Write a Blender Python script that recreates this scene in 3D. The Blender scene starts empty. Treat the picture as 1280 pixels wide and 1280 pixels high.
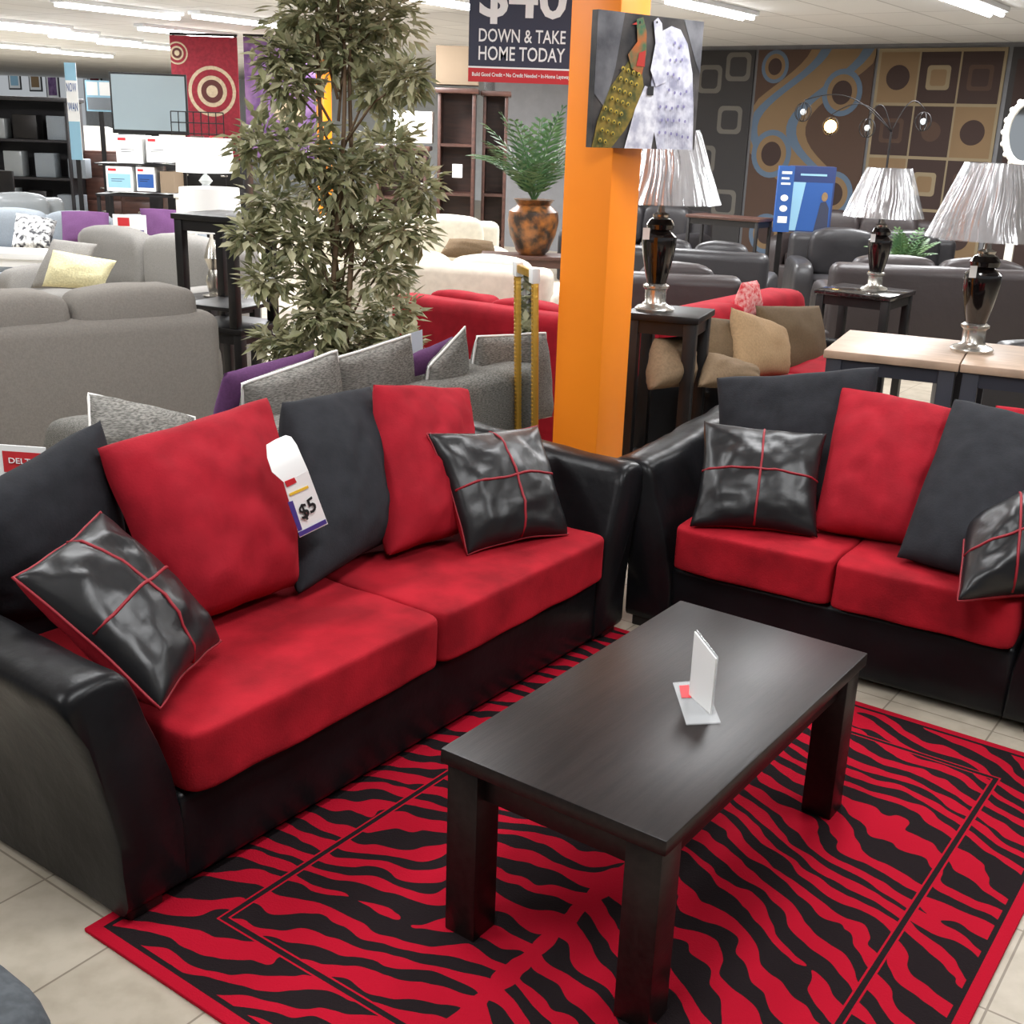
import bpy, bmesh, math, random
from mathutils import Vector, Matrix, noise
random.seed(7)
SC = bpy.context.scene
COL = SC.collection
PI = math.pi
# ------------------------------------------------------------------ camera model (used to measure the place)
FPX, PITCH, ROLL, H = 1450.0, math.radians(18.2), 0.034, 1.65
CAM = Vector((0, 0, H))
sp, cp = math.sin(PITCH), math.cos(PITCH)
def ray(px, py):
    dx, dy = px - 640, py - 640
    u = (dx*math.cos(ROLL) + dy*math.sin(ROLL))/FPX
    v = (-dx*math.sin(ROLL) + dy*math.cos(ROLL))/FPX
    return Vector((u, cp - v*sp, -sp - v*cp))
def atZ(px, py, z):
    d = ray(px, py); return CAM + d*((z - H)/d.z)
def atY(px, py, Y):
    d = ray(px, py); return CAM + d*(Y/d.y)
def atP(px, py, pt, n):
    d = ray(px, py); return CAM + d*((Vector(pt) - CAM).dot(n)/d.dot(n))
E1 = Vector((0.58, 0.815, 0)).normalized()
E2 = Vector((E1.y, -E1.x, 0))
A1 = math.atan2(E1.y, E1.x)
ROT = A1 - PI/2           # local y = E1, local x = E2

# ------------------------------------------------------------------ materials
def lin(c):
    return tuple(((v/255)/12.92 if v/255 <= .04045 else ((v/255 + .055)/1.055)**2.4) for v in c)
def mat(name, col, rough=.5, metal=0, spec=.5, var=0, vscale=8, bump=0, bscale=60, sheen=0, emit=0, alpha=1, coat=0, trans=0, col2=None, stretch=None, detail=4, bdist=.01):
    m = bpy.data.materials.new(name); m.use_nodes = True
    nt = m.node_tree; N = nt.nodes; L = nt.links
    b = N['Principled BSDF']; c = lin(col)
    b.inputs['Base Color'].default_value = (*c, 1)
    b.inputs['Roughness'].default_value = rough
    b.inputs['Metallic'].default_value = metal
    b.inputs['Specular IOR Level'].default_value = spec
    b.inputs['Alpha'].default_value = alpha
    b.inputs['Coat Weight'].default_value = coat
    b.inputs['Transmission Weight'].default_value = trans
    if sheen:
        b.inputs['Sheen Weight'].default_value = sheen
        b.inputs['Sheen Tint'].default_value = (*c, 1)
    if emit:
        b.inputs['Emission Color'].default_value = (*c, 1)
        b.inputs['Emission Strength'].default_value = emit
    tc = N.new('ShaderNodeTexCoord'); src = tc.outputs['Object']
    if stretch:
        mp = N.new('ShaderNodeMapping'); mp.inputs['Scale'].default_value = stretch
        L.new(src, mp.inputs['Vector']); src = mp.outputs['Vector']
    if var or col2:
        nz = N.new('ShaderNodeTexNoise'); nz.inputs['Scale'].default_value = vscale; nz.inputs['Detail'].default_value = detail
        L.new(src, nz.inputs['Vector'])
        r = N.new('ShaderNodeValToRGB')
        r.color_ramp.elements[0].position = .36; r.color_ramp.elements[1].position = .64
        if col2: a, z = c, lin(col2)
        else: a, z = tuple(x*(1 - var) for x in c), tuple(min(1, x*(1 + var)) for x in c)
        r.color_ramp.elements[0].color = (*a, 1); r.color_ramp.elements[1].color = (*z, 1)
        L.new(nz.outputs['Fac'], r.inputs['Fac']); L.new(r.outputs['Color'], b.inputs['Base Color'])
    if bump:
        n2 = N.new('ShaderNodeTexNoise'); n2.inputs['Scale'].default_value = bscale; n2.inputs['Detail'].default_value = 5
        L.new(src, n2.inputs['Vector'])
        bp = N.new('ShaderNodeBump'); bp.inputs['Strength'].default_value = bump; bp.inputs['Distance'].default_value = bdist
        L.new(n2.outputs['Fac'], bp.inputs['Height']); L.new(bp.outputs['Normal'], b.inputs['Normal'])
    return m
def mixmat(name, kind, col, fac, rough=.12):
    """crinkled clear film (transparent + glossy) or thin leaf (diffuse + translucent)"""
    m = bpy.data.materials.new(name); m.use_nodes = True; N = m.node_tree.nodes; L = m.node_tree.links
    out = N['Material Output']; N.remove(N['Principled BSDF'])
    mx = N.new('ShaderNodeMixShader'); mx.inputs[0].default_value = fac
    if kind == 'film':
        a = N.new('ShaderNodeBsdfTransparent'); b = N.new('ShaderNodeBsdfGlossy'); b.inputs['Roughness'].default_value = rough; b.inputs['Color'].default_value = (*lin(col), 1)
    else:
        a = N.new('ShaderNodeBsdfPrincipled'); a.inputs['Base Color'].default_value = (*lin(col), 1); a.inputs['Roughness'].default_value = .45
        b = N.new('ShaderNodeBsdfTranslucent'); b.inputs['Color'].default_value = (*lin(col), 1)
    L.new(a.outputs[0], mx.inputs[1]); L.new(b.outputs[0], mx.inputs[2]); L.new(mx.outputs[0], out.inputs['Surface']); return m
M = {}
M['leather'] = mat('black_leather', (21, 21, 23), .33, bump=.3, bscale=9, spec=.2, var=.25, vscale=5, bdist=.014)
M['leather_pillow'] = mat('black_pillow_leather', (24, 24, 26), .36, bump=.2, bscale=9, spec=.4, bdist=.012)
M['red'] = mat('red_microsuede', (150, 23, 35), .85, var=.28, vscale=6, bump=.15, bscale=200, sheen=.3, spec=.15)
M['redpil'] = mat('red_pillow_fabric', (150, 25, 38), .85, var=.12, vscale=12, bump=.12, bscale=150, sheen=.25, spec=.15)
M['blackfab'] = mat('black_pillow_fabric', (41, 42, 46), .9, var=.12, vscale=20, bump=.12, bscale=150, sheen=.12, spec=.2)
M['redpipe'] = mat('red_piping', (140, 12, 30), .6)
M['espresso'] = mat('espresso_wood', (29, 23, 22), .36, var=.32, vscale=7, stretch=(9, .8, 9), bump=.05, bscale=30, spec=.34)
M['blackwood'] = mat('black_wood', (25, 23, 23), .4, var=.2, vscale=10, spec=.35)
M['tweed'] = mat('grey_tweed', (114, 112, 107), .95, var=.4, vscale=240, bump=.3, bscale=300, stretch=(.3, 1, 1.4), spec=.15, detail=2)
M['tweedpil'] = mat('grey_tweed_pillow', (126, 124, 119), .95, var=.4, vscale=220, bump=.3, bscale=300, stretch=(.3, .3, 1.4), spec=.15, detail=2)
M['greyplush'] = mat('taupe_grey_plush', (125, 120, 114), .95, var=.07, vscale=110, bump=.2, bscale=140, sheen=.25, spec=.15)
M['lightgrey'] = mat('light_grey_fabric', (138, 135, 131), .95, var=.1, vscale=160, bump=.1, bscale=220, spec=.15)
M['bluegrey'] = mat('blue_grey_fabric', (128, 134, 140), .9, var=.08, vscale=120, spec=.2)
M['purple'] = mat('purple_fabric', (88, 54, 92), .85, sheen=.3, var=.1, vscale=120, spec=.2)
M['whitepipe'] = mat('white_piping', (232, 230, 226), .7)
M['cream'] = mat('cream_fabric', (206, 199, 184), .9, var=.06, vscale=20, spec=.2)
M['yellowcream'] = mat('cream_knit', (212, 204, 164), .9, var=.12, vscale=90, bump=.4, bscale=80, spec=.2)
M['taupe'] = mat('taupe_fabric', (112, 93, 72), .9, var=.1, vscale=90, spec=.2)
M['tan'] = mat('tan_fabric', (142, 116, 86), .9, var=.1, vscale=90, spec=.2)
M['brown'] = mat('brown_fabric', (88, 71, 51), .9, var=.1, vscale=90, spec=.2)
M['darkleather'] = mat('dark_brown_leather', (54, 47, 47), .42, bump=.35, bscale=12, spec=.4)
M['darkleather2'] = mat('charcoal_leather', (43, 41, 43), .4, bump=.35, bscale=12, spec=.4)
M['wrapped'] = mat('plastic_wrapped_grey', (136, 140, 142), .22, bump=.5, bscale=9, spec=.7)
M['orange'] = mat('orange_paint', (255, 142, 30), .45, var=.03, vscale=3, spec=.4)
M['gold'] = mat('gold_frame', (212, 166, 72), .35, metal=.7, bump=.3, bscale=60)
M['mirror'] = mat('mirror_glass', (225, 228, 230), .03, metal=1)
M['white'] = mat('white_card', (238, 238, 236), .6)
M['offwhite'] = mat('off_white', (222, 218, 208), .7)
M['acrylic'] = mat('clear_acrylic', (235, 238, 240), .05, alpha=.28, spec=.8)
M['plastic'] = mixmat('clear_plastic_wrap', 'film', (252, 252, 255), .27, .22)
M['lightwood'] = mat('light_wood', (168, 144, 124), .45, var=.16, vscale=6, stretch=(1, 12, 1))
M['navywood'] = mat('dark_navy_wood', (44, 46, 56), .5)
M['granite'] = mat('dark_granite', (40, 38, 38), .12, var=.6, vscale=60, coat=.4)
M['silver'] = mat('brushed_silver', (196, 192, 184), .25, metal=.9)
M['urn'] = mat('black_marbled_glass', (22, 17, 16), .12, var=.9, vscale=16, coat=.6)
M['shade'] = mat('grey_fabric_shade', (128, 127, 128), .7, var=.08, vscale=30, spec=.3)
M['whiteshade'] = mat('white_shade', (246, 245, 242), .8, emit=.35)
M['crystal'] = mat('crystal', (225, 232, 236), .05, alpha=.6, spec=1)
M['navy'] = mat('navy_sign', (50, 54, 74), .5)
M['signred'] = mat('sign_red', (196, 40, 48), .5)
M['signwhite'] = mat('sign_white', (244, 244, 244), .6)
M['blue'] = mat('sign_blue', (36, 80, 146), .5)
M['darkblue'] = mat('sign_dark_blue', (36, 52, 100), .5)
M['lightblue'] = mat('poster_light_blue', (142, 186, 208), .5)
M['tagpurple'] = mat('tag_purple', (70, 58, 134), .5)
M['tagyellow'] = mat('tag_yellow', (232, 190, 60), .5)
M['black'] = mat('black_print', (18, 18, 20), .6)
M['darkwood'] = mat('dark_cherry_wood', (72, 46, 38), .4, var=.25, vscale=5, stretch=(1, 1, 6))
M['cardboard'] = mat('cardboard', (132, 114, 94), .85)
M['trunk'] = mat('ficus_bark', (104, 84, 64), .85, bump=.3, bscale=40)
M['leafA'] = mixmat('leaf_olive', 'leaf', (148, 148, 112), .3)
M['leafB'] = mixmat('leaf_khaki', 'leaf', (182, 178, 146), .3)
M['leafC'] = mixmat('leaf_dark', 'leaf', (112, 116, 84), .3)
M['fern'] = mat('fern_green', (80, 106, 62), .5, vscale=9, col2=(56, 92, 56))
M['vase'] = mat('painted_vase', (138, 84, 38), .3, col2=(44, 34, 26), vscale=13)
M['tv'] = mat('tv_screen', (150, 164, 170), .15, spec=.8)  # pale room reflection is put into the screen's base colour
M['tube'] = mat('fluorescent_tube', (250, 252, 255), .4, emit=18)
M['housing'] = mat('fixture_white', (240, 243, 246), .5)
M['bulb'] = mat('lit_bulb', (255, 196, 110), .4, emit=18)
M['ottoman'] = mat('slate_fabric', (78, 82, 86), .9, var=.15, vscale=60, spec=.2)
M['darkmetal'] = mat('dark_metal', (44, 42, 42), .4, metal=.6)

# ------------------------------------------------------------------ mesh helpers
def nb(): return bmesh.new()
def box(bm, c, s, bev=0, seg=2, mi=0, rot=None):
    mtx = Matrix.Translation(Vector(c))
    if rot is not None: mtx = mtx @ rot
    mtx = mtx @ Matrix.Diagonal((s[0], s[1], s[2], 1))
    r = bmesh.ops.create_cube(bm, size=1, matrix=mtx)
    if bev:
        ed = list({e for v in r['verts'] for e in v.link_edges})
        bmesh.ops.bevel(bm, geom=ed, offset=bev, segments=seg, affect='EDGES', profile=.5)
    return bm
def cush(bm, c, s, n=7, puff=.12, cuts=9, wr=.004, seed=0, rot=None):
    h = Vector(s)/2; c = Vector(c); K = cuts + 1; cache = {}
    def vert(x, y, z):
        key = (round(x, 4), round(y, 4), round(z, 4))
        if key in cache: return cache[key]
        q = Vector((x, y, z)); mx = max(abs(x), abs(y), abs(z))
        pn = (abs(x)**n + abs(y)**n + abs(z)**n)**(1/n)
        q *= mx/pn
        q.z *= 1 + puff*(1 - q.x*q.x)*(1 - q.y*q.y)
        p = Vector((q.x*h.x, q.y*h.y, q.z*h.z))
        if wr: p += noise.noise_vector(p*7 + Vector((seed, seed*2, 0)))*wr
        if rot is not None: p = rot @ p
        cache[key] = bm.verts.new(p + c); return cache[key]
    g = [math.sin((2*i/K - 1)*PI/2)*.75 + (2*i/K - 1)*.25 for i in range(K + 1)]
    for ax in range(3):
        for sg in (-1, 1):
            def at(a, b):
                q = [0, 0, 0]; q[ax] = sg; q[(ax+1) % 3] = a; q[(ax+2) % 3] = b; return vert(*q)
            for i in range(K):
                for j in range(K):
                    f = [at(g[i], g[j]), at(g[i+1], g[j]), at(g[i+1], g[j+1]), at(g[i], g[j+1])]
                    bm.faces.new(f if sg > 0 else f[::-1])
    return bm
def cyl(bm, p0, p1, r0, r1=None, seg=12):
    r1 = r0 if r1 is None else r1
    p0, p1 = Vector(p0), Vector(p1); d = p1 - p0
    q = Vector((0, 0, 1)).rotation_difference(d.normalized()).to_matrix().to_4x4()
    bmesh.ops.create_cone(bm, cap_ends=True, segments=seg, radius1=r0, radius2=r1, depth=d.length, matrix=Matrix.Translation((p0 + p1)/2) @ q)
    return bm
def tube(bm, pts, rad, seg=6, closed=False):
    pts = [Vector(p) for p in pts]; n = len(pts); rings = []
    ref = Vector((.31, .27, .91))
    for i, p in enumerate(pts):
        if closed: t = pts[(i+1) % n] - pts[i-1]
        else: t = pts[min(i+1, n-1)] - pts[max(i-1, 0)]
        t.normalize()
        a = t.cross(ref)
        if a.length < 1e-3: a = t.cross(Vector((1, 0, 0)))
        a.normalize(); b = t.cross(a)
        rr = rad[i] if isinstance(rad, (list, tuple)) else rad
        rings.append([bm.verts.new(p + (a*math.cos(k*2*PI/seg) + b*math.sin(k*2*PI/seg))*rr) for k in range(seg)])
    for i in range(n if closed else n-1):
        A, B = rings[i], rings[(i+1) % n]
        for k in range(seg):
            bm.faces.new((A[k], A[(k+1) % seg], B[(k+1) % seg], B[k]))
    if not closed:
        bm.faces.new(rings[0][::-1]); bm.faces.new(rings[-1])
    return bm
def lathe(bm, prof, seg=28, c=(0, 0, 0)):
    c = Vector(c); rings = []
    for (rr, z) in prof:
        rings.append([bm.verts.new(c + Vector((rr*math.cos(2*PI*k/seg), rr*math.sin(2*PI*k/seg), z))) for k in range(seg)])
    for A, B in zip(rings, rings[1:]):
        for k in range(seg):
            bm.faces.new((A[k], A[(k+1) % seg], B[(k+1) % seg], B[k]))
    return bm, rings
def capped(bm, prof, seg=28, c=(0, 0, 0)):
    bm, rg = lathe(bm, prof, seg, c)
    bm.faces.new(rg[0][::-1]); bm.faces.new(rg[-1]); return bm
def obj(name, bm, mats, parent=None, smooth=35, loc=None):
    me = bpy.data.meshes.new(name)
    bmesh.ops.recalc_face_normals(bm, faces=bm.faces)
    bm.to_mesh(me); bm.free()
    for m in (mats if isinstance(mats, (list, tuple)) else [mats]):
        me.materials.append(M[m] if isinstance(m, str) else m)
    if smooth:
        me.polygons.foreach_set('use_smooth', [True]*len(me.polygons))
        if smooth < 179: me.set_sharp_from_angle(angle=math.radians(smooth))
    o = bpy.data.objects.new(name, me); COL.objects.link(o)
    if parent is not None: o.parent = parent
    if loc is not None: o.location = loc
    return o
def tag(o, label, cat, group=None):
    o['label'] = label; o['category'] = cat
    if group: o['group'] = group
    return o
def thing(name, label, cat, loc=(0, 0, 0), rotz=0, group=None):
    o = bpy.data.objects.new(name, None); COL.objects.link(o)
    o.location = loc; o.rotation_euler = (0, 0, rotz); o.empty_display_size = .1
    return tag(o, label, cat, group)
def struct(name, bm, m, smooth=0):
    o = obj(name, bm, m, smooth=smooth); o['kind'] = 'structure'; return o
def text(body, size, m, parent, loc, align='CENTER', sx=1, bold=0, name='lettering', rot=None, fit=None):
    """lettering on a part; loc is given in the thing's own frame"""
    cu = bpy.data.curves.new(name, 'FONT'); cu.body = body; cu.size = size; cu.align_x = align; cu.align_y = 'CENTER'
    cu.extrude = .0006; cu.offset = bold; cu.resolution_u = 3
    t = bpy.data.objects.new('tmp', cu); COL.objects.link(t)
    bpy.context.view_layer.update()
    me = bpy.data.meshes.new_from_object(t.evaluated_get(bpy.context.evaluated_depsgraph_get()))
    bpy.data.objects.remove(t)
    if fit:
        xs = [v.co.x for v in me.vertices]; ys = [v.co.y for v in me.vertices]
        cx, cy = (min(xs) + max(xs))/2, (min(ys) + max(ys))/2
        kx, ky = fit[0]/(max(xs) - min(xs)), fit[1]/(max(ys) - min(ys))
        for v in me.vertices: v.co.x = (v.co.x - cx)*kx; v.co.y = (v.co.y - cy)*ky
    me.materials.clear(); me.materials.append(M[m])
    o = bpy.data.objects.new(name, me); COL.objects.link(o); o.parent = parent
    loc = Vector(loc)
    if parent is not None and parent.type == 'MESH': loc = loc - parent.location
    o.location = loc
    o.rotation_euler = rot or (PI/2, 0, 0); o.scale = (sx, 1, 1)
    return o
def poly(bm, pts, y, mi):
    try:
        fc = bm.faces.new([bm.verts.new((x, y, z)) for x, z in pts]); fc.material_index = mi
    except ValueError: pass
def rectp(x0, z0, x1, z1): return [(x0, z0), (x1, z0), (x1, z1), (x0, z1)]
def ell(cx, cz, rx, rz, n=28, a=0):
    return [(cx + rx*math.cos(t)*math.cos(a) - rz*math.sin(t)*math.sin(a), cz + rx*math.cos(t)*math.sin(a) + rz*math.sin(t)*math.cos(a)) for t in [2*PI*k/n for k in range(n)]]
def rrect(cx, cz, hx, hz, r, n=5):
    o = []
    for sx, sz, a0 in ((1, 1, 0), (-1, 1, PI/2), (-1, -1, PI), (1, -1, 3*PI/2)):
        for k in range(n+1):
            a = a0 + PI/2*k/n
            o.append((cx + sx*(hx - r) + r*math.cos(a), cz + sz*(hz - r) + r*math.sin(a)))
    return o
def panel(name, w, h, th, mats, shapes, parent=None):
    """flat thing facing local -y; shapes = (material index, points, layer)"""
    bm = nb(); box(bm, (0, 0, 0), (w, th, h))
    for mi, pts, ly in shapes: poly(bm, pts, -th/2 - .0012*ly, mi)
    me = bpy.data.meshes.new(name); bm.to_mesh(me); bm.free()
    for m in mats: me.materials.append(M[m] if isinstance(m, str) else m)
    o = bpy.data.objects.new(name, me); COL.objects.link(o)
    if parent is not None: o.parent = parent
    return o

# ------------------------------------------------------------------ pillow
def pillow(label, cs, thick, m, group, back=None, pipe=None, cross=None, N=28, ear=.022, seed=0, name='throw_pillow', wr=.008, pr=.006, crn=.008):
    cs = [Vector(c) for c in cs]; cen = sum(cs, Vector())/4
    BL, BR, TR, TL = [c - cen for c in cs]
    nrm = ((BR - BL) + (TR - TL)).cross((TL - BL) + (TR - BR)).normalized()
    def base(s, t):
        s2 = s*(1 - ear*(1 - t*t)); t2 = t*(1 - ear*(1 - s*s))
        q = 1 - crn*(s*s*t*t)**3; s2 *= q; t2 *= q
        s2 += .016*noise.noise(Vector((t*2 + seed, 3, 1))); t2 += .016*noise.noise(Vector((s*2 + seed, 7, 1)))
        a, b = (s2 + 1)/2, (t2 + 1)/2
        return BL*(1-a)*(1-b) + BR*a*(1-b) + TR*a*b + TL*(1-a)*b
    def hh(s, t): return thick/2*max(0, (1 - s*s)*(1 - t*t))**.42*(1.06 - .12*t)
    def P(s, t, sg):
        p = base(s, t); e = max(abs(s), abs(t))
        w = noise.noise(Vector((s*2.2 + seed, t*2.2, sg*3)))*1.2 + noise.noise(Vector((s*5 + seed, t*5, sg*9)))*.6
        # soft creases running in from the corners
        d = abs(abs(s) - abs(t)); w += -.8*math.exp(-(d/.10)**2)*max(0, e - .45)*noise.noise(Vector((seed*3.1, s*3, t*3)))*2
        return p + nrm*sg*(hh(s, t) + w*wr*(1 - e**6)*1.4)
    bm = nb(); g = {}
    for sg in (1, -1):
        for i in range(N+1):
            for j in range(N+1):
                s, t = math.sin((2*i/N - 1)*PI/2)*.6 + (2*i/N - 1)*.4, math.sin((2*j/N - 1)*PI/2)*.6 + (2*j/N - 1)*.4
                edge = i in (0, N) or j in (0, N)
                if edge and sg == -1: g[(sg, i, j)] = g[(1, i, j)]
                else: g[(sg, i, j)] = bm.verts.new(P(s, t, sg))
        for i in range(N):
            for j in range(N):
                q = [g[(sg, i, j)], g[(sg, i+1, j)], g[(sg, i+1, j+1)], g[(sg, i, j+1)]]
                fc = bm.faces.new(q if sg == 1 else q[::-1])
                if sg == -1 and back: fc.material_index = 1
    mats = [m] + ([back] if back else [])
    if not (pipe or cross):
        o = obj(name, bm, mats, smooth=180); o.location = cen; return tag(o, label, 'pillow', group)
    root = thing(name, label, 'pillow', cen, 0, group)
    cov = obj('cover', bm, mats, root, smooth=180)
    if pipe:
        b2 = nb(); ln = [x/14*2 - 1 for x in range(15)]
        pts = [base(s, -1) for s in ln] + [base(1, t) for t in ln[1:]] + [base(s, 1) for s in ln[::-1][1:]] + [base(-1, t) for t in ln[::-1][1:-1]]
        tube(b2, pts, pr, 6, True); obj('piping', b2, pipe, cov, smooth=180)
    if cross:
        for k in range(2):
            b3 = nb()
            pts = [(P(x/16*1.98 - .99, .0, 1) if k == 0 else P(0, x/16*1.98 - .99, 1)) + nrm*.001 for x in range(17)]
            tube(b3, pts, .0042, 6); obj('cross_seam', b3, cross, cov, smooth=180)
    return root

# ------------------------------------------------------------------ red and black couch
def arm_bm(dep, seed=0):
    prof = [(0, .03), (.165, .03), (.17, .12), (.176, .21), (.188, .30), (.208, .40), (.236, .48), (.26, .54), (.266, .565), (.258, .585), (.235, .597), (.20, .603), (.165, .604), (.135, .598), (.116, .58), (.104, .55), (.085, .49), (.055, .41), (.025, .32), (0, .18)]
    cx, cz = .13, .36
    st = [(-.012, .9), (-.006, .95), (.004, .985), (.02, 1)] + [(.05 + k*(dep - .09)/16, 1) for k in range(17)] + [(dep - .01, .97), (dep, .9)]
    bm = nb(); rings = []
    for y, s in st:
        ring = []
        for (o, z) in prof:
            p = Vector((cx + (o - cx)*s, y, max(.03, cz + (z - cz)*s)))
            if z > .4 and o > .02: p.z += .05*max(0, (y - .1)/dep)**1.4
            p += noise.noise_vector(Vector((o*6 + seed, y*7, z*6)))*.006
            if z > .3: p += noise.noise_vector(Vector((o*14 + seed, y*22, z*12)))*.0045
            ring.append(bm.verts.new(p))
        rings.append(ring)
    n = len(prof)
    for A, B in zip(rings, rings[1:]):
        for k in range(n): bm.faces.new((A[k], A[(k+1) % n], B[(k+1) % n], B[k]))
    bm.faces.new(rings[0][::-1]); bm.faces.new(rings[-1])
    return bm
def couch(name, label, cat, loc, rotz, x0, x1, feet_z=0.0):
    root = thing(name, label, cat, loc, rotz)
    dep = .9; mid = (x0 + x1)/2
    bm = nb(); box(bm, (mid, .44, .14), (x1 - x0 + .02, .88, .23), .025, 3); obj('base', bm, 'leather', root)
    bm = nb(); box(bm, (mid, .78, .37), (x1 - x0 + .1, .22, .58), .05, 4); obj('backrest', bm, 'leather', root)
    bm = arm_bm(dep, 3); obj('arm', bm, 'leather', root, smooth=60, loc=(x1, 0, 0))
    bm = arm_bm(dep, 8)
    for v in bm.verts: v.co.x *= -1
    obj('arm', bm, 'leather', root, smooth=60, loc=(x0, 0, 0))
    for k in range(2):
        a, b = (x0, mid) if k == 0 else (mid, x1)
        bm = nb(); cush(bm, ((a+b)/2, .315, .334), (b - a - .003, .71, .157), n=18, puff=.05, cuts=21, seed=k*5, wr=.006)
        obj('seat_cushion', bm, 'red', root, smooth=180)
    for x in (x0 - .105, x1 + .105):
        for y, z in ((.05, feet_z), (.82, 0)):
            bm = nb(); box(bm, (x, y, (z + .06)/2), (.085, .085, .06 - z), .004); obj('foot', bm, 'blackwood', root)
    return root
S0 = Vector((-.80, 2.05, 0)); L1 = E1; D1 = -E2
couch('sofa', 'red and black two cushion sofa with flared black leather arms beside the zebra rug', 'sofa', S0, A1, .18, 1.88, .012)
T0 = Vector((.44, 3.785, 0)); LA = Vector((.841, -.541, 0)).normalized(); DB = Vector((-LA.y, LA.x, 0))
couch('loveseat', 'red and black loveseat with leather arms at the right behind the coffee table', 'loveseat', T0, math.atan2(LA.y, LA.x), .14, 1.24)
def cor(F, c):
    px, py, md, v = c
    if md == 'z': return atZ(px, py, v)
    return atP(px, py, F[0] + F[1]*v, F[1])
F1 = (S0, D1); F2 = (T0, DB)
g1 = 'cushions on the red and black sofa'; g2 = 'cushions on the red and black loveseat'
def PL(F, label, cs, th, m, grp, **k): return pillow(label, [cor(F, c) for c in cs], th, m, grp, **k)
PL(F1, 'black fabric pillow at the left end of the sofa behind the red one', [(-30, 785, 'z', .44), (165, 735, 'z', .44), (126, 524, 'b', .70), (-85, 655, 'b', .62)], .22, 'blackfab', g1, seed=1)
PL(F1, 'large plump red pillow near the left end of the sofa', [(228, 786, 'z', .45), (372, 732, 'z', .45), (334, 496, 'b', .64), (120, 560, 'b', .62)], .27, 'redpil', g1, seed=2, wr=.014)
PL(F1, 'black fabric pillow in the middle of the sofa wearing a price tag', [(372, 744, 'z', .44), (492, 672, 'z', .44), (462, 482, 'b', .68), (352, 502, 'b', .64)], .22, 'blackfab', g1, seed=3, wr=.010)
PL(F1, 'upright red pillow at the right end of the sofa', [(485, 696, 'z', .44), (588, 664, 'z', .44), (584, 486, 'b', .60), (466, 480, 'b', .56)], .21, 'redpil', g1, seed=4, wr=.013)
PL(F1, 'glossy black leather pillow with red cross seams leaning by the sofa right arm', [(584, 694, 'z', .42), (710, 668, 'z', .42), (672, 532, 'b', .34), (534, 542, 'b', .38)], .16, 'leather_pillow', g1, back='redpil', pipe='redpipe', cross='redpipe', seed=5, ear=.08, wr=.010, pr=.003, crn=0)
PL(F1, 'glossy black leather pillow with red cross seams slumped over the sofa left arm', [(200, 886, 'z', .47), (276, 802, 'z', .46), (125, 640, 'z', .76), (16, 722, 'z', .71)], .18, 'leather_pillow', g1, back='redpil', pipe='redpipe', cross='redpipe', seed=6, ear=.06, wr=.010, pr=.004, crn=0)
PL(F2, 'black fabric pillow at the left end of the loveseat behind the leather one', [(905, 650, 'b', .46), (1075, 655, 'b', .44), (1100, 458, 'b', .64), (895, 472, 'b', .62)], .17, 'blackfab', g2, seed=7)
PL(F2, 'glossy black leather pillow with red cross seams at the left end of the loveseat', [(862, 658, 'z', .42), (1022, 672, 'z', .42), (1034, 542, 'b', .36), (880, 526, 'b', .22)], .15, 'leather_pillow', g2, back='redpil', pipe=None, cross='redpipe', seed=8, ear=.08, wr=.010, crn=0)
PL(F2, 'red pillow in the middle of the loveseat between two black ones', [(1016, 662, 'z', .43), (1166, 686, 'z', .43), (1208, 514, 'b', .56), (1051, 483, 'b', .58)], .20, 'redpil', g2, seed=9, wr=.013)
PL(F2, 'black fabric pillow tilted against the red pillow of the loveseat', [(1120, 697, 'z', .43), (1295, 745, 'z', .43), (1345, 533, 'b', .50), (1193, 498, 'b', .52)], .17, 'blackfab', g2, seed=10)
PL(F2, 'red pillow at the far right end of the loveseat cut off by the picture edge', [(1245, 660, 'b', .56), (1400, 690, 'b', .5), (1420, 525, 'b', .66), (1244, 506, 'b', .68)], .14, 'redpil', g2, seed=11)
PL(F2, 'leather pillow with red trim at the right edge of the loveseat', [(1196, 752, 'z', .43), (1330, 742, 'z', .43), (1345, 580, 'b', .2), (1206, 650, 'b', .14)], .18, 'leather_pillow', g2, back='redpil', pipe='redpipe', cross='redpipe', seed=12, ear=.04, wr=.010, pr=.004)
# price tag on the middle black pillow
def quadcard(root, name, cs, m, th=.0015):
    a, b, c, d = [Vector(x) for x in cs]; n = (b-a).cross(d-a).normalized()*th
    bm = nb(); v = [bm.verts.new(x) for x in (a, b, c, d)] + [bm.verts.new(x - n) for x in (a, b, c, d)]
    for q in ((0, 1, 2, 3), (7, 6, 5, 4), (0, 4, 5, 1), (1, 5, 6, 2), (2, 6, 7, 3), (3, 7, 4, 0)): bm.faces.new([v[i] for i in q])
    return obj(name, bm, m, root, smooth=0)
tc_ = cor(F1, (380, 600, 'b', .28))
def tp(px, py, b=.28): return cor(F1, (px, py, 'b', b)) - tc_
tg = thing('price_tag', 'white paper price tag hanging on the middle black sofa pillow', 'price tag', tc_)
def strip(root, name, rows, m):
    bm = nb(); R = [(bm.verts.new(Vector(a)), bm.verts.new(Vector(b))) for a, b in rows]
    for (a, b), (c, d) in zip(R, R[1:]): bm.faces.new((a, b, d, c))
    return obj(name, bm, m, root, smooth=180)
strip(tg, 'upper_leaf', [(tp(356, 604), tp(386, 590)), (tp(340, 590, .29), tp(378, 572, .285)), (tp(334, 572, .31), tp(371, 556, .30)), (tp(333, 556, .34), tp(364, 546, .33)), (tp(345, 549, .37), tp(357, 544, .36))], 'white')
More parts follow.
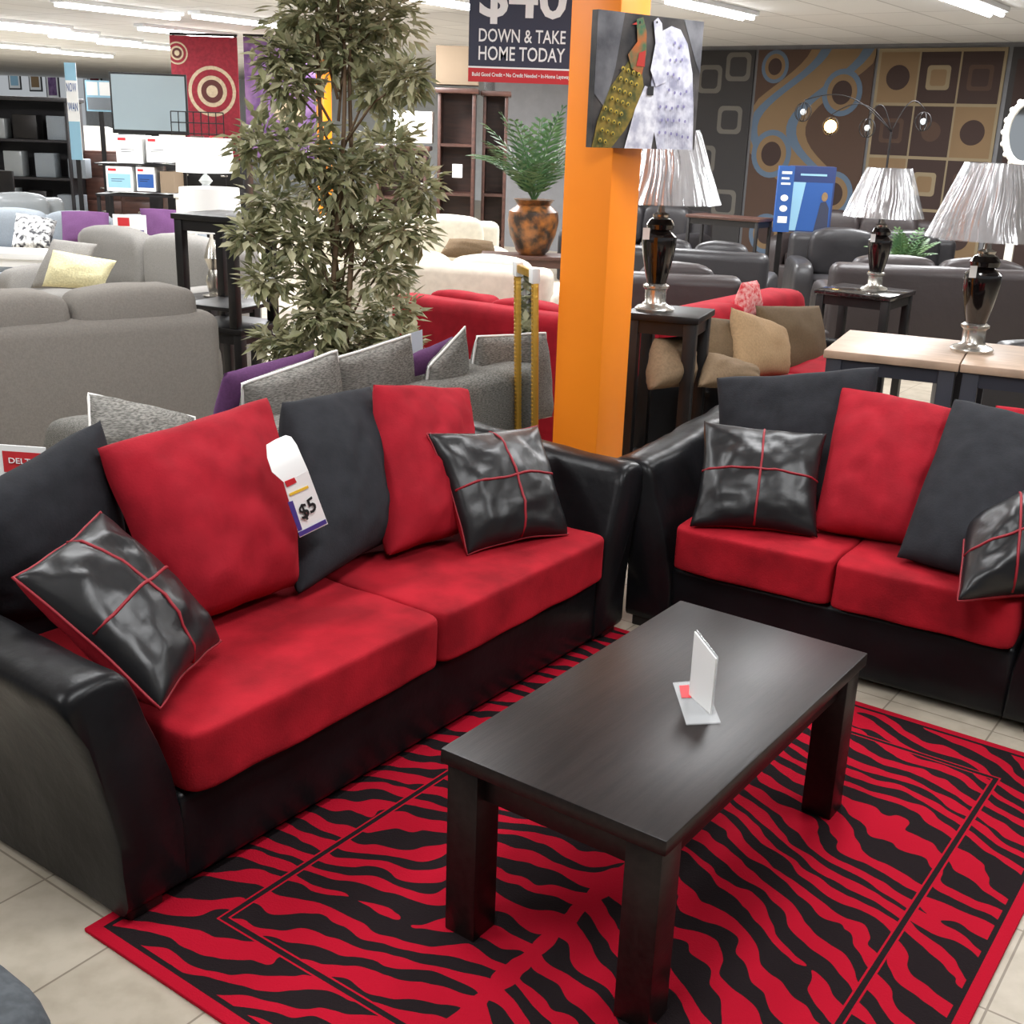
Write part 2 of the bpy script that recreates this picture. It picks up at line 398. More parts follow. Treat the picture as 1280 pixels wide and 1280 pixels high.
lf = quadcard(tg, 'lower_leaf', [tp(375, 672), tp(410, 655), tp(385, 588), tp(355, 604)], 'white')
quadcard(lf, 'footer_band', [tp(375, 671, .277), tp(409, 654, .277), tp(407, 649, .277), tp(373, 666, .277)], 'tagpurple')
quadcard(lf, 'side_band', [tp(373, 664, .277), tp(378, 662, .277), tp(366, 626, .277), tp(360, 628, .277)], 'tagpurple')
quadcard(lf, 'header_band', [tp(359, 609, .277), tp(371, 603, .277), tp(368, 597, .277), tp(356, 602, .277)], 'signred')
quadcard(lf, 'accent_band', [tp(363, 620, .277), tp(386, 610, .277), tp(385, 607, .277), tp(362, 617, .277)], 'tagyellow')
t = text('$5', .058, 'black', lf, tp(385, 636, .276), bold=.0008); t.rotation_euler = (PI/2 - .1, -.35, A1)

# ------------------------------------------------------------------ coffee table and its sign
CT = Vector((.382, 2.363, 0)); hx, hy = .262, .515
ct = thing('coffee_table', 'dark espresso wooden coffee table on the zebra rug', 'coffee table', (CT.x, CT.y, .0105), ROT)
bm = nb(); box(bm, (0, 0, .422), (2*hx, 2*hy, .034), .004, 2); obj('tabletop', bm, 'espresso', ct)
bm = nb()
for s in (-1, 1):
    box(bm, (s*(hx - .045), 0, .37), (.022, 2*hy - .17, .07), .002); box(bm, (0, s*(hy - .045), .37), (2*hx - .17, .022, .07), .002)
obj('apron', bm, 'espresso', ct)
for sx in (-1, 1):
    for sy in (-1, 1):
        bm = nb(); box(bm, (sx*(hx - .05), sy*(hy - .05), .2025), (.078, .078, .405), .003); obj('leg', bm, 'espresso', ct)
sc_ = atZ(872, 880, .4495)
sh = thing('sign_holder', 'clear acrylic sign holder with a white card standing on the coffee table', 'sign holder', sc_)
def sq(px, py, z=.4495): return atZ(px, py, z) - sc_
b4 = [sq(858, 905, .4535), sq(901, 903, .4535), sq(880, 850, .4535), sq(841, 853, .4535)]
quadcard(sh, 'base_plate', b4, 'acrylic', .003)
pa, pb = sq(861, 868, .4545), sq(888, 893, .4545)
up = Vector((0, 0, .155))
quadcard(sh, 'card', [pa, pb, pb + up*.86, pa + up], 'white', .003)
quadcard(sh, 'base_card', [sq(852, 872, .4545), sq(864, 872, .4545), sq(861, 856, .4545), sq(849, 857, .4545)], 'signred', .001)
ew = (pb - pa).normalized().cross(Vector((0, 0, 1)))*.005
quadcard(sh, 'front_sleeve', [pa - ew, pb - ew, pb + up*.88 - ew, pa + up*1.02 - ew], 'acrylic', .0015)

# ------------------------------------------------------------------ rug
def zebra():
    m = bpy.data.materials.new('red_zebra_pile'); m.use_nodes = True
    nt = m.node_tree; N = nt.nodes; L = nt.links; b = N['Principled BSDF']
    b.inputs['Roughness'].default_value = .95; b.inputs['Specular IOR Level'].default_value = .1
    tc = N.new('ShaderNodeTexCoord'); sx = N.new('ShaderNodeSeparateXYZ'); L.new(tc.outputs['Object'], sx.inputs[0])
    def ma(op, a, bb=None, c=None):
        n = N.new('ShaderNodeMath'); n.operation = op
        for i, q in enumerate((a, bb, c)):
            if q is None: continue
            if isinstance(q, (int, float)): n.inputs[i].default_value = q
            else: L.new(q, n.inputs[i])
        return n.outputs[0]
    def nz(scale, off, det=2):
        mp = N.new('ShaderNodeMapping'); mp.inputs['Location'].default_value = (off, off*1.7, 0); L.new(tc.outputs['Object'], mp.inputs[0])
        n = N.new('ShaderNodeTexNoise'); n.inputs['Scale'].default_value = scale; n.inputs['Detail'].default_value = det; L.new(mp.outputs[0], n.inputs['Vector'])
        return ma('SUBTRACT', n.outputs['Fac'], .5)
    X, Y = sx.outputs[0], sx.outputs[1]
    ax, ay = ma('ABSOLUTE', X), ma('ABSOLUTE', Y)
    hw, hl = .795, 1.05
    ed = ma('MINIMUM', ma('SUBTRACT', hw, ax), ma('SUBTRACT', hl, ay))      # distance from the edge
    inb = ma('LESS_THAN', ed, .205)
    ph = ma('ADD', Y, ma('MULTIPLY', ax, .42))
    ph = ma('ADD', ph, ma('MULTIPLY', nz(2.1, 3.0, 1), .36))
    ph = ma('ADD', ph, ma('MULTIPLY', nz(7.0, 7.0, 1), .088))
    ph = ma('ADD', ph, ma('MULTIPLY', inb, .04))
    sn = ma('SINE', ma('MULTIPLY', ph, 2*PI/.086))
    thr = ma('ADD', ma('MULTIPLY', nz(6.5, 11.0), 4.6), .0)
    blk = ma('GREATER_THAN', sn, thr)
    spine = ma('MULTIPLY', ma('LESS_THAN', ma('ADD', ax, ma('MULTIPLY', nz(8, 1.0), .06)), .02), ma('GREATER_THAN', ed, .22))
    blk = ma('MULTIPLY', blk, ma('SUBTRACT', 1, spine))
    def band(c, w): return ma('LESS_THAN', ma('ABSOLUTE', ma('SUBTRACT', ed, c)), w)
    redb = ma('MAXIMUM', band(.205, .011), ma('LESS_THAN', ed, .036))
    blk = ma('MULTIPLY', blk, ma('SUBTRACT', 1, redb))
    blk = ma('MAXIMUM', blk, band(.205, .0065)); blk = ma('MAXIMUM', blk, band(.034, .006))
    mx = N.new('ShaderNodeMix'); mx.data_type = 'RGBA'
    mx.inputs[6].default_value = (*lin((172, 16, 40)), 1); mx.inputs[7].default_value = (*lin((32, 25, 27)), 1)
    L.new(blk, mx.inputs[0]); L.new(mx.outputs[2], b.inputs['Base Color'])
    n2 = N.new('ShaderNodeTexNoise'); n2.inputs['Scale'].default_value = 260; L.new(tc.outputs['Object'], n2.inputs['Vector'])
    bp = N.new('ShaderNodeBump'); bp.inputs['Strength'].default_value = .5; bp.inputs['Distance'].default_value = .004
    L.new(n2.outputs['Fac'], bp.inputs['Height']); L.new(bp.outputs['Normal'], b.inputs['Normal'])
    return m
RC = S0 + L1*1.01 + D1*(-.725)
bm = nb(); box(bm, (0, 0, .005), (1.59, 2.1, .0098), .003, 2)
o = obj('area_rug', bm, zebra()); o.location = (RC.x, RC.y, .0002); o.rotation_euler = (0, 0, ROT)
tag(o, 'red and black zebra striped area rug under the coffee table', 'rug')

# ------------------------------------------------------------------ shell
def tile_mat(name, bw, rh, mort, c1, c2, cm_, rough, mottled):
    m = bpy.data.materials.new(name); m.use_nodes = True
    nt = m.node_tree; N = nt.nodes; L = nt.links; b = N['Principled BSDF']
    tc = N.new('ShaderNodeTexCoord'); mp = N.new('ShaderNodeMapping'); mp.inputs['Rotation'].default_value = (0, 0, -ROT)
    L.new(tc.outputs['Object'], mp.inputs[0])
    br = N.new('ShaderNodeTexBrick'); br.offset = 0; br.inputs['Scale'].default_value = 1
    br.inputs['Brick Width'].default_value = bw; br.inputs['Row Height'].default_value = rh
    br.inputs['Mortar Size'].default_value = mort; br.inputs['Mortar Smooth'].default_value = .3
    br.inputs['Color1'].default_value = (*lin(c1), 1); br.inputs['Color2'].default_value = (*lin(c2), 1); br.inputs['Mortar'].default_value = (*lin(cm_), 1)
    L.new(mp.outputs[0], br.inputs['Vector'])
    if mottled:
        nz = N.new('ShaderNodeTexNoise'); nz.inputs['Scale'].default_value = 14; nz.inputs['Detail'].default_value = 8; L.new(tc.outputs['Object'], nz.inputs['Vector'])
        mx = N.new('ShaderNodeMix'); mx.data_type = 'RGBA'; mx.blend_type = 'MULTIPLY'; mx.inputs[0].default_value = .5
        L.new(br.outputs['Color'], mx.inputs[6])
        r = N.new('ShaderNodeValToRGB'); r.color_ramp.elements[0].position = .35; r.color_ramp.elements[1].position = .6
        r.color_ramp.elements[0].color = (.68, .66, .62, 1); r.color_ramp.elements[1].color = (1, 1, 1, 1)
        L.new(nz.outputs['Fac'], r.inputs[0]); L.new(r.outputs[0], mx.inputs[7])
        L.new(mx.outputs[2], b.inputs['Base Color'])
    else: L.new(br.outputs['Color'], b.inputs['Base Color'])
    b.inputs['Roughness'].default_value = rough
    return m
CEIL = 2.75
bm = nb(); box(bm, (0, 12, -.05), (52, 52, .1)); struct('floor', bm, tile_mat('vinyl_tiles', .305, .305, .003, (186, 176, 160), (178, 168, 152), (132, 122, 108), .4, True))
bm = nb(); box(bm, (0, 14, CEIL + .05), (52, 48, .1)); struct('ceiling', bm, tile_mat('ceiling_tiles', .61, 1.22, .012, (232, 232, 231), (222, 222, 221), (188, 188, 187), .9, False))
W0 = Vector((2.23, 16.0, 0))     # a point of the rug wall, which runs along E2
def wall_pt(s, z, off=0): return W0 + E2*s - E1*off + Vector((0, 0, z))
bm = nb(); c = W0 + E2*(5) + E1*.1
box(bm, (0, 0, CEIL/2), (17, .2, CEIL)); o = struct('wall_right', bm, mat('wall_dark_grey', (118, 118, 120), .9, var=.05)); o.location = (c.x, c.y, 0); o.rotation_euler = (0, 0, ROT)
wl = mat('wall_pale', (218, 222, 226), .9, var=.04)
c = W0 + E2*(-14) + E1*9
bm = nb(); box(bm, (0, 0, CEIL/2), (24, .2, CEIL)); o = struct('wall_back', bm, wl); o.location = (c.x, c.y, 0); o.rotation_euler = (0, 0, ROT)
c = W0 + E2*(-3.4) + E1*4.6
bm = nb(); box(bm, (0, 0, CEIL/2), (.2, 9.2, CEIL)); o = struct('wall_side', bm, wl); o.location = (c.x, c.y, 0); o.rotation_euler = (0, 0, ROT)
# pillars
PC = Vector((.31, 4.75, 0)); pw = .218
bm = nb(); box(bm, (0, 0, CEIL/2), (pw, pw, CEIL), .006, 2); o = struct('trim_1', bm, 'orange', smooth=35)
o.location = PC; o.rotation_euler = (0, 0, ROT)
pc2 = atY(405, 130, 17.0)
bm = nb(); box(bm, (0, 0, CEIL/2), (.15, .15, CEIL), .006, 2); o = struct('trim_2', bm, 'orange', smooth=35)
o.location = (pc2.x, pc2.y, 0); o.rotation_euler = (0, 0, ROT)

# ------------------------------------------------------------------ fluorescent fixtures
def fixture(p, label, ln=1.25):
    t = thing('ceiling_light', label, 'ceiling light', (p[0], p[1], CEIL), ROT, 'fluorescent ceiling lights')
    bm = nb(); box(bm, (0, 0, -.02), (.2, ln, .04), .005); hs = obj('housing', bm, 'housing', t)
    for s in (-.05, .05):
        bm = nb(); cyl(bm, (s, -ln/2 + .03, -.06), (s, ln/2 - .03, -.06), .018, seg=10); obj('tube', bm, 'tube', hs)
    return t
vis = [((890, 10), 'fluorescent ceiling light above the patterned wall rugs'), ((1215, 4), 'fluorescent ceiling light at the upper right of the picture'),
       ((120, 48), 'fluorescent ceiling light above the television'), ((60, 38), 'fluorescent ceiling light at the upper left of the picture'),
       ((22, 58), 'small distant fluorescent ceiling light at the left picture edge'), ((175, 56), 'fluorescent ceiling light left of the bullseye rug'),
       ((560, 2), 'fluorescent ceiling light left of the hanging dark sign'), ((235, 40), 'fluorescent ceiling light above the bullseye rug'),
       ((310, 26), 'fluorescent ceiling light left of the ficus crown'), ((20, 30), 'fluorescent ceiling light in the upper left corner of the picture'),
       ((150, 12), 'near fluorescent ceiling light along the top left picture edge'), ((95, 66), 'tiny far fluorescent ceiling light over the left aisle')]
for (q, lb) in vis:
    pt = atZ(q[0], q[1], CEIL - .04); fixture(pt, lb, 1.5)
def area(x, y, z, sx, sy, pw_, rot=0, col=(.97, .985, 1)):
    l = bpy.data.lights.new('store_light', 'AREA'); l.shape = 'RECTANGLE'; l.size = sx; l.size_y = sy; l.energy = pw_; l.color = col
    o = bpy.data.objects.new('store_light', l); COL.objects.link(o); o.location = (x, y, z); o.rotation_euler = (0, 0, rot); return o
for i, (u, v) in enumerate(((0, 1.6), (-2.6, 1.2), (2.2, 2.4), (-1.4, 4.2), (1.3, 4.8), (-4, 5), (3.6, 5.6), (-2.6, 7.6), (.2, 7.8), (2.6, 8.8), (5.2, 8.2), (-5.4, 10), (-1.6, 11), (1.2, 12), (4, 11.5), (-8, 14.5), (-5, 15), (-2, 15.5), (-9, 19), (-5.5, 19.5), (-10, 23), (-6, 24))):
    area(u, v, CEIL - .1, .5, 1.5, 50 if i < 7 else (88 if i < 11 else (180 if u < 0 else 130)), ROT)

# ------------------------------------------------------------------ background couches
def bcouch(name, label, cat, cx, cy, fdir, L, Dp, bh, ah, m, nc=3, group=None, cm=None, basem=None, aw=.2, over=.05, coff=.25, cth=.2, cn=4.5):
    yv = -Vector((fdir[0], fdir[1], 0)).normalized(); xv = Vector((yv.y, -yv.x, 0))
    root = thing(name, label, cat, (cx, cy, 0), math.atan2(xv.y, xv.x), group)
    cm = cm or m; basem = basem or m
    bm = nb(); box(bm, (0, 0, .16), (L - .04, Dp - .04, .3), .03, 3); obj('base', bm, basem, root)
    bm = nb(); box(bm, (0, Dp/2 - .12, bh/2 + .02), (L - .06, .22, bh - .04), .07, 4); obj('backrest', bm, m, root)
    for s in (-1, 1):
        bm = nb(); cush(bm, (s*(L/2 - aw/2), -.02, ah/2), (aw, Dp - .06, ah), n=6, puff=.04, cuts=7, wr=.004); obj('arm', bm, basem, root, smooth=180)
    w = (L - 2*aw)/nc
    for k in range(nc):
        x = -L/2 + aw + w*(k + .5)
        bm = nb(); cush(bm, (x, -.1, .37), (w - .006, Dp - .28, .17), n=7, puff=.12, cuts=6); obj('seat_cushion', bm, cm, root, smooth=180)
        bm = nb(); cush(bm, (x, Dp/2 - coff, (.44 + bh + over)/2), (w - .004, cth, bh + over - .44), n=cn, puff=.06, cuts=9, seed=k*3, wr=.01); obj('back_cushion', bm, cm, root, smooth=180)
    return root
def ab(a, b): return S0 + L1*a + D1*b
q = ab(2.1, 1.5)
bcouch('sofa', 'grey tweed sofa standing back to back behind the red and black sofa', 'sofa', q.x, q.y, D1, 2.0, .92, .66, .62, 'tweed', 3, over=.0)
bcouch('sofa', 'large taupe grey plush sofa seen from behind at the left', 'sofa', -2.50, 5.38, (-.6, .8), 2.05, .92, .77, .62, 'greyplush', 3, over=.12, aw=.11, coff=.19, cth=.28, cn=6.0)
bcouch('sofa', 'light grey fabric sofa with a cream knit pillow beyond the large plush sofa', 'sofa', -2.75, 8.2, (-.58, -.815), 1.9, .9, .84, .6, 'lightgrey', 2)
bcouch('sofa', 'blue grey sofa carrying purple and patterned pillows at the left', 'sofa', -4.1, 10.7, (-.2, -.98), 2.4, .9, .76, .58, 'bluegrey', 3)
bcouch('sofa', 'plastic wrapped grey sofa in the left background', 'sofa', -6.2, 16.2, (.3, -.95), 1.6, .9, .95, .7, 'wrapped', 2)
bcouch('armchair', 'dark plastic wrapped armchair at the left edge of the background', 'armchair', -5.25, 12.5, (.5, -.86), 1.0, .9, .8, .62, 'wrapped', 1)
bcouch('sofa', 'red sofa seen from behind between the ficus and the orange pillar', 'sofa', -.03, 6.82, E1, 1.3, .84, .72, .56, 'redpil', 2, over=.02, cn=6)
RS = Vector((1.34, 6.37, 0)); RCN = Vector((1.63, 6.78, 0))
bcouch('sofa', 'red and black sofa with brown pillows behind the black lamp table', 'sofa', RS.x, RS.y, E2, 1.9, .84, .78, .5, 'redpil', 2, basem='leather', cm='redpil', over=.02, aw=.12)
bcouch('sofa', 'cream sofa seen from behind left of the orange pillar', 'sofa', -.42, 8.42, (.3, .95), 1.6, .9, .78, .62, 'cream', 2, over=.04)
bcouch('sofa', 'cream sofa with taupe pillow further back beside the fern', 'sofa', -1.05, 10.6, (.2, -.98), 1.9, .9, .84, .62, 'cream', 2)
bcouch('sofa', 'dark leather sofa left of the granite lamp table', 'sofa', 1.45, 9.75, (.3, .95), 1.3, .9, .80, .6, 'darkleather2', 2)
bcouch('armchair', 'dark leather armchair right behind the black lamp table', 'armchair', 1.08, 8.15, (.1, 1), .92, .86, .78, .58, 'darkleather', 1)
bcouch('sofa', 'black leather sofa before the blue sign', 'sofa', 3.3, 11.0, (-.1, -1), 1.6, .9, .82, .6, 'darkleather2', 2)
bcouch('sofa', 'long dark brown leather sofa behind the lamps at the right', 'sofa', 3.45, 9.0, (.1, .98), 2.3, .9, .80, .6, 'darkleather', 3)
bcouch('armchair', 'dark leather armchair at the right picture edge behind the lamps', 'armchair', 5.2, 10.6, (-.3, -.95), 1.2, .9, .86, .64, 'darkleather2', 1)
bcouch('sofa', 'dark brown leather sofa beneath the swirl patterned wall rug', 'sofa', 3.7, 13.3, -E1, 1.7, .9, .85, .62, 'darkleather', 2)
bcouch('sofa', 'black sofa left of the blue sign stand', 'sofa', 1.3, 13.6, -E1, 1.6, .9, .85, .62, 'darkleather2', 2)
bcouch('armchair', 'dark leather armchair between the granite lamp table and the light wood tables', 'armchair', 3.05, 6.75, (.1, .98), 1.0, .84, .56, .48, 'darkleather2', 1)
# far rows at the left
far = [(-7.6, 18.2, 'cream', 'small pale sofa far back in the left aisle'), (-5.1, 18.6, 'bluegrey', 'small blue grey sofa far back below the bullseye rug'), (-9.6, 20.5, 'wrapped', 'small plastic wrapped sofa furthest back at the left'), (-7.0, 21.4, 'darkleather', 'small dark sofa far back under the television')]
for x, y, m_, lb in far: bcouch('sofa', lb, 'sofa', x, y, (.2, -1), 1.7, .9, .95, .7, m_, 2, 'sofas far back at the left')
# slate ottoman, bottom left
oc = atZ(44, 1262, .40)
bm = nb(); cush(bm, (0, 0, .2), (.7, .7, .4), n=9, puff=.05, cuts=9)
o = obj('ottoman', bm, 'ottoman', smooth=180); ctr = oc - E2*.33 - E1*.30; o.location = (ctr.x, ctr.y, 0); o.rotation_euler = (0, 0, ROT)
tag(o, 'slate grey upholstered ottoman corner at the lower left picture edge', 'ottoman')

# pillows on the grey tweed sofa
g3 = 'pillows on the grey tweed sofa'
def PG(label, cs, th, m, **k): return PL(F1, label, [(x, y, 'b', b) for x, y, b in cs], th, m, g3, **k)
PG('purple pillow leftmost on the grey tweed sofa', [(255, 590, 1.46), (370, 570, 1.46), (394, 436, 1.38), (280, 466, 1.38)], .15, 'purple', seed=21, N=14)
PG('grey tweed pillow with white piping in front of the leftmost purple pillow', [(304, 585, 1.34), (432, 560, 1.34), (421, 438, 1.24), (302, 480, 1.24)], .18, 'tweedpil', pipe='whitepipe', seed=22, N=16, pr=.006)
PG('grey tweed pillow with white piping second from the left', [(415, 560, 1.36), (516, 540, 1.36), (513, 418, 1.26), (412, 450, 1.26)], .18, 'tweedpil', pipe='whitepipe', seed=23, N=16, pr=.006)
PG('purple pillow between two grey piped pillows', [(500, 540, 1.36), (560, 530, 1.36), (566, 420, 1.30), (508, 446, 1.30)], .13, 'purple', seed=24, N=14)
PG('grey tweed pillow with white piping right of the second purple pillow', [(522, 545, 1.27), (585, 530, 1.27), (581, 408, 1.19), (536, 458, 1.19)], .13, 'tweedpil', pipe='whitepipe', seed=25, N=16, pr=.006)
PG('grey tweed pillow with white piping rightmost beside the gold mirror', [(575, 545, 1.36), (690, 520, 1.36), (682, 416, 1.26), (596, 420, 1.26)], .18, 'tweedpil', pipe='whitepipe', seed=26, N=16, pr=.006)
PL(F1, 'small grey pillow with patterned panel and white piping on the near arm', [(112, 560, 'b', 1.5), (244, 585, 'b', 1.35), (244, 522, 'b', 1.45), (110, 492, 'b', 1.6)], .15, 'tweedpil', g3, pipe='whitepipe', seed=27, N=16, pr=.006)
nt_ = cor(F1, (495, 430, 'b', 1.62))
cd = thing('price_card', 'pale paper card propped behind the grey piped pillows', 'price card', nt_)
quadcard(cd, 'card', [cor(F1, (x, y, 'b', 1.62)) - nt_ for x, y in ((465, 500), (530, 480), (528, 412), (464, 432))], mat('pale_card', (196, 204, 216), .5))
# price card behind left end of the sofa
pcd = cor(F1, (20, 590, 'b', .80))
dc = thing('price_card', 'small white and red price card standing behind the leftmost black sofa pillow', 'price card', (pcd.x, pcd.y, .662), ROT + .5)
bd = panel('card', .17, .2, .004, ['white', 'signred', 'black', 'acrylic'], [(1, rectp(-.03, .03, .08, .085), 1), (2, rectp(-.03, -.06, .07, -.02), 1), (2, rectp(-.03, .004, .05, .01), 1)], dc); bd.location = (0, 0, .1)
text('DELTA', .022, 'signwhite', bd, (.025, -.006, .162), fit=(.075, .014))

# other pillows in the background
def PY(label, px, Y0, Y1, m, group, th=.14, **k):
    cs = [atY(px[0][0], px[0][1], Y0), atY(px[1][0], px[1][1], Y0), atY(px[2][0], px[2][1], Y1), atY(px[3][0], px[3][1], Y1)]
    return pillow(label, cs, th, m, group, N=14, **k)
g4 = 'pillows on the light grey sofa'
PY('cream knit pillow on the light grey sofa', [(52, 358), (128, 362), (146, 326), (66, 312)], 7.62, 7.7, 'yellowcream', g4, seed=31)
PY('grey pillow behind the cream knit pillow', [(38, 360), (100, 362), (122, 305), (66, 298)], 7.9, 8.0, 'lightgrey', g4, seed=32)
g5 = 'pillows on the blue grey sofa'
PY('white pillow with black motif on the blue grey sofa', [(14, 312), (62, 310), (72, 276), (20, 266)], 10.2, 10.5, mat('white_black_motif', (235, 235, 232), .9, col2=(60, 60, 64), vscale=26, detail=1), g5, seed=33)
PY('purple pillow left of the price card on the blue grey sofa', [(78, 306), (138, 304), (136, 266), (76, 264)], 10.2, 10.5, 'purple', g5, seed=34)
PY('purple pillow at the right end of the blue grey sofa', [(184, 308), (236, 306), (230, 264), (174, 260)], 10.2, 10.5, 'purple', g5, seed=35)
pp = atY(164, 306, 10.1)
c5 = thing('price_card', 'white price card with purple foot on the blue grey sofa', 'price card', pp, 0)
o = panel('card', .28, .25, .01, ['white', 'tagpurple', 'signred', 'tagyellow'], [(1, rectp(-.12, -.1, .12, .0), 1), (2, rectp(-.1, .03, .0, .1), 1), (3, rectp(-.12, -.12, .12, -.1), 1)], c5); o.location = (0, 0, .125)
g6 = 'brown pillows on the rear red sofa'
def PR(label, px, ob, ot, m, th=.15, **k):
    cs = [atP(px[i][0], px[i][1], RCN + E2*(ob if i < 2 else ot), E2) for i in range(4)]
    return pillow(label, cs, th, m, g6, N=16, crn=0, **k)
PR('taupe pillow half hidden behind the black lamp table', [(812, 488), (866, 482), (862, 418), (818, 423)], .2, .1, 'taupe', seed=41)
PR('dark taupe pillow behind the tan one', [(874, 466), (940, 462), (930, 403), (878, 396)], .12, -.02, 'brown', seed=42)
PR('tan pillow in the middle of the rear red sofa', [(918, 474), (984, 470), (982, 410), (914, 384)], .2, .06, 'tan', seed=43)
PR('brown pillow rightmost on the rear red sofa', [(962, 468), (1032, 462), (1024, 382), (944, 382)], .12, -.02, 'brown', seed=44)
PR('small dark taupe pillow lying in front of the others', [(872, 484), (948, 482), (946, 460), (886, 440)], .30, .22, 'taupe', seed=45, th=.12)
cs = [atP(x, y, RCN - E2*.12, E2) for x, y in ((916, 408), (952, 404), (946, 350), (928, 353))]
pillow('small red and white patterned pillow behind the rear red sofa cushions', cs, .1, mat('red_white_weave', (186, 40, 50), .9, col2=(206, 150, 146), vscale=50), g6, N=14, seed=46)
PY('taupe pillow on the further cream sofa', [(548, 320), (622, 322), (616, 302), (562, 298)], 10.1, 10.2, 'taupe', 'pillows on the cream sofa', seed=47)
PY('dark taupe pillow at the left end of the further cream sofa', [(470, 318), (520, 318), (518, 288), (476, 284)], 10.1, 10.2, 'brown', 'pillows on the cream sofa', seed=48)

# ------------------------------------------------------------------ tables
def table(name, label, x, y, rot, w, d, h, topm, legm, lw=.05, tt=.03, shelf=None, z0=0, apron=.06, group=None):
    t = thing(name, label, 'table', (x, y, z0), rot, group)
    bm = nb(); box(bm, (0, 0, h - tt/2), (w, d, tt), .004); obj('tabletop', bm, topm, t)
    bm = nb()
    for s in (-1, 1):
        box(bm, (s*(w/2 - .03), 0, h - tt - apron/2), (.02, d - .06, apron)); box(bm, (0, s*(d/2 - .03), h - tt - apron/2), (w - .06, .02, apron))
    obj('apron', bm, legm, t)
    for sx in (-1, 1):
        for sy in (-1, 1):
            bm = nb(); box(bm, (sx*(w/2 - lw/2 - .012), sy*(d/2 - lw/2 - .012), (h - tt)/2), (lw, lw, h - tt), .003); obj('leg', bm, legm, t)
    if shelf:
        bm = nb(); box(bm, (0, 0, shelf), (w - .04, d - .04, .022), .003); obj('shelf', bm, legm, t)
    return t
ta = atY(838, 388, 5.3); zA = ta.z
table('end_table', 'black wooden end table with a lamp right beside the orange pillar', ta.x, ta.y, ROT + .25, .34, .34, zA, 'blackwood', 'blackwood', .055, shelf=.2)
B1 = Vector((1.697, 5.137)); ra = math.atan2(-.415, .91)
table('side_table', 'light wood topped table behind the loveseat left of its twin', B1.x, B1.y, ra, .55, .64, .80, 'lightwood', 'navywood', .065, .035, group='light wood topped tables')
B2 = B1 + Vector((.91, -.415))*.555
table('side_table', 'light wood topped table carrying a lamp at the right picture edge', B2.x, B2.y, ra, .55, .64, .80, 'lightwood', 'navywood', .065, .035, group='light wood topped tables')
tg2 = atY(1082, 362, 7.65)
table('end_table', 'dark end table with a black granite top carrying the middle lamp', tg2.x, tg2.y, ROT, .5, .5, tg2.z, 'granite', 'blackwood', .05, .03)
tb = atY(292, 400, 6.62)
g7 = 'stacked black end tables'
table('end_table', 'black wooden end table at the bottom of the stack left of the ficus', tb.x, tb.y, ROT + .2, .42, .42, .56, 'blackwood', 'blackwood', .05, .03, shelf=.2, group=g7)
table('end_table', 'black wooden end table stacked on top of another left of the ficus', tb.x - .02, tb.y, ROT + .2, .42, .42, .60, 'blackwood', 'blackwood', .05, .03, shelf=.1, z0=.561, group=g7)
tw = atY(268, 372, 7.3)
table('end_table', 'dark end table behind the stacked black tables carrying a drum shade lamp', tw.x, tw.y, ROT, .42, .42, .60, 'blackwood', 'blackwood', .05, .03)
tcn = atY(665, 318, 9.35)
table('console_table', 'dark console table holding the fern vase behind the cream sofa', tcn.x, tcn.y, .0, .8, .32, tcn.z, 'darkwood', 'darkwood', .05, .03)
tk = atY(912, 270, 12.0)
table('console_table', 'thin brown console table among the dark leather sofas', tk.x, tk.y, ROT, .8, .36, max(.7, tk.z), 'darkwood', 'darkmetal', .03, .03)
tl2 = atY(258, 242, 9.3)
table('tall_table', 'tall white pedestal table under the small crystal lamp', tl2.x, tl2.y, 0, .4, .4, tl2.z, 'offwhite', 'offwhite', .05, .03)

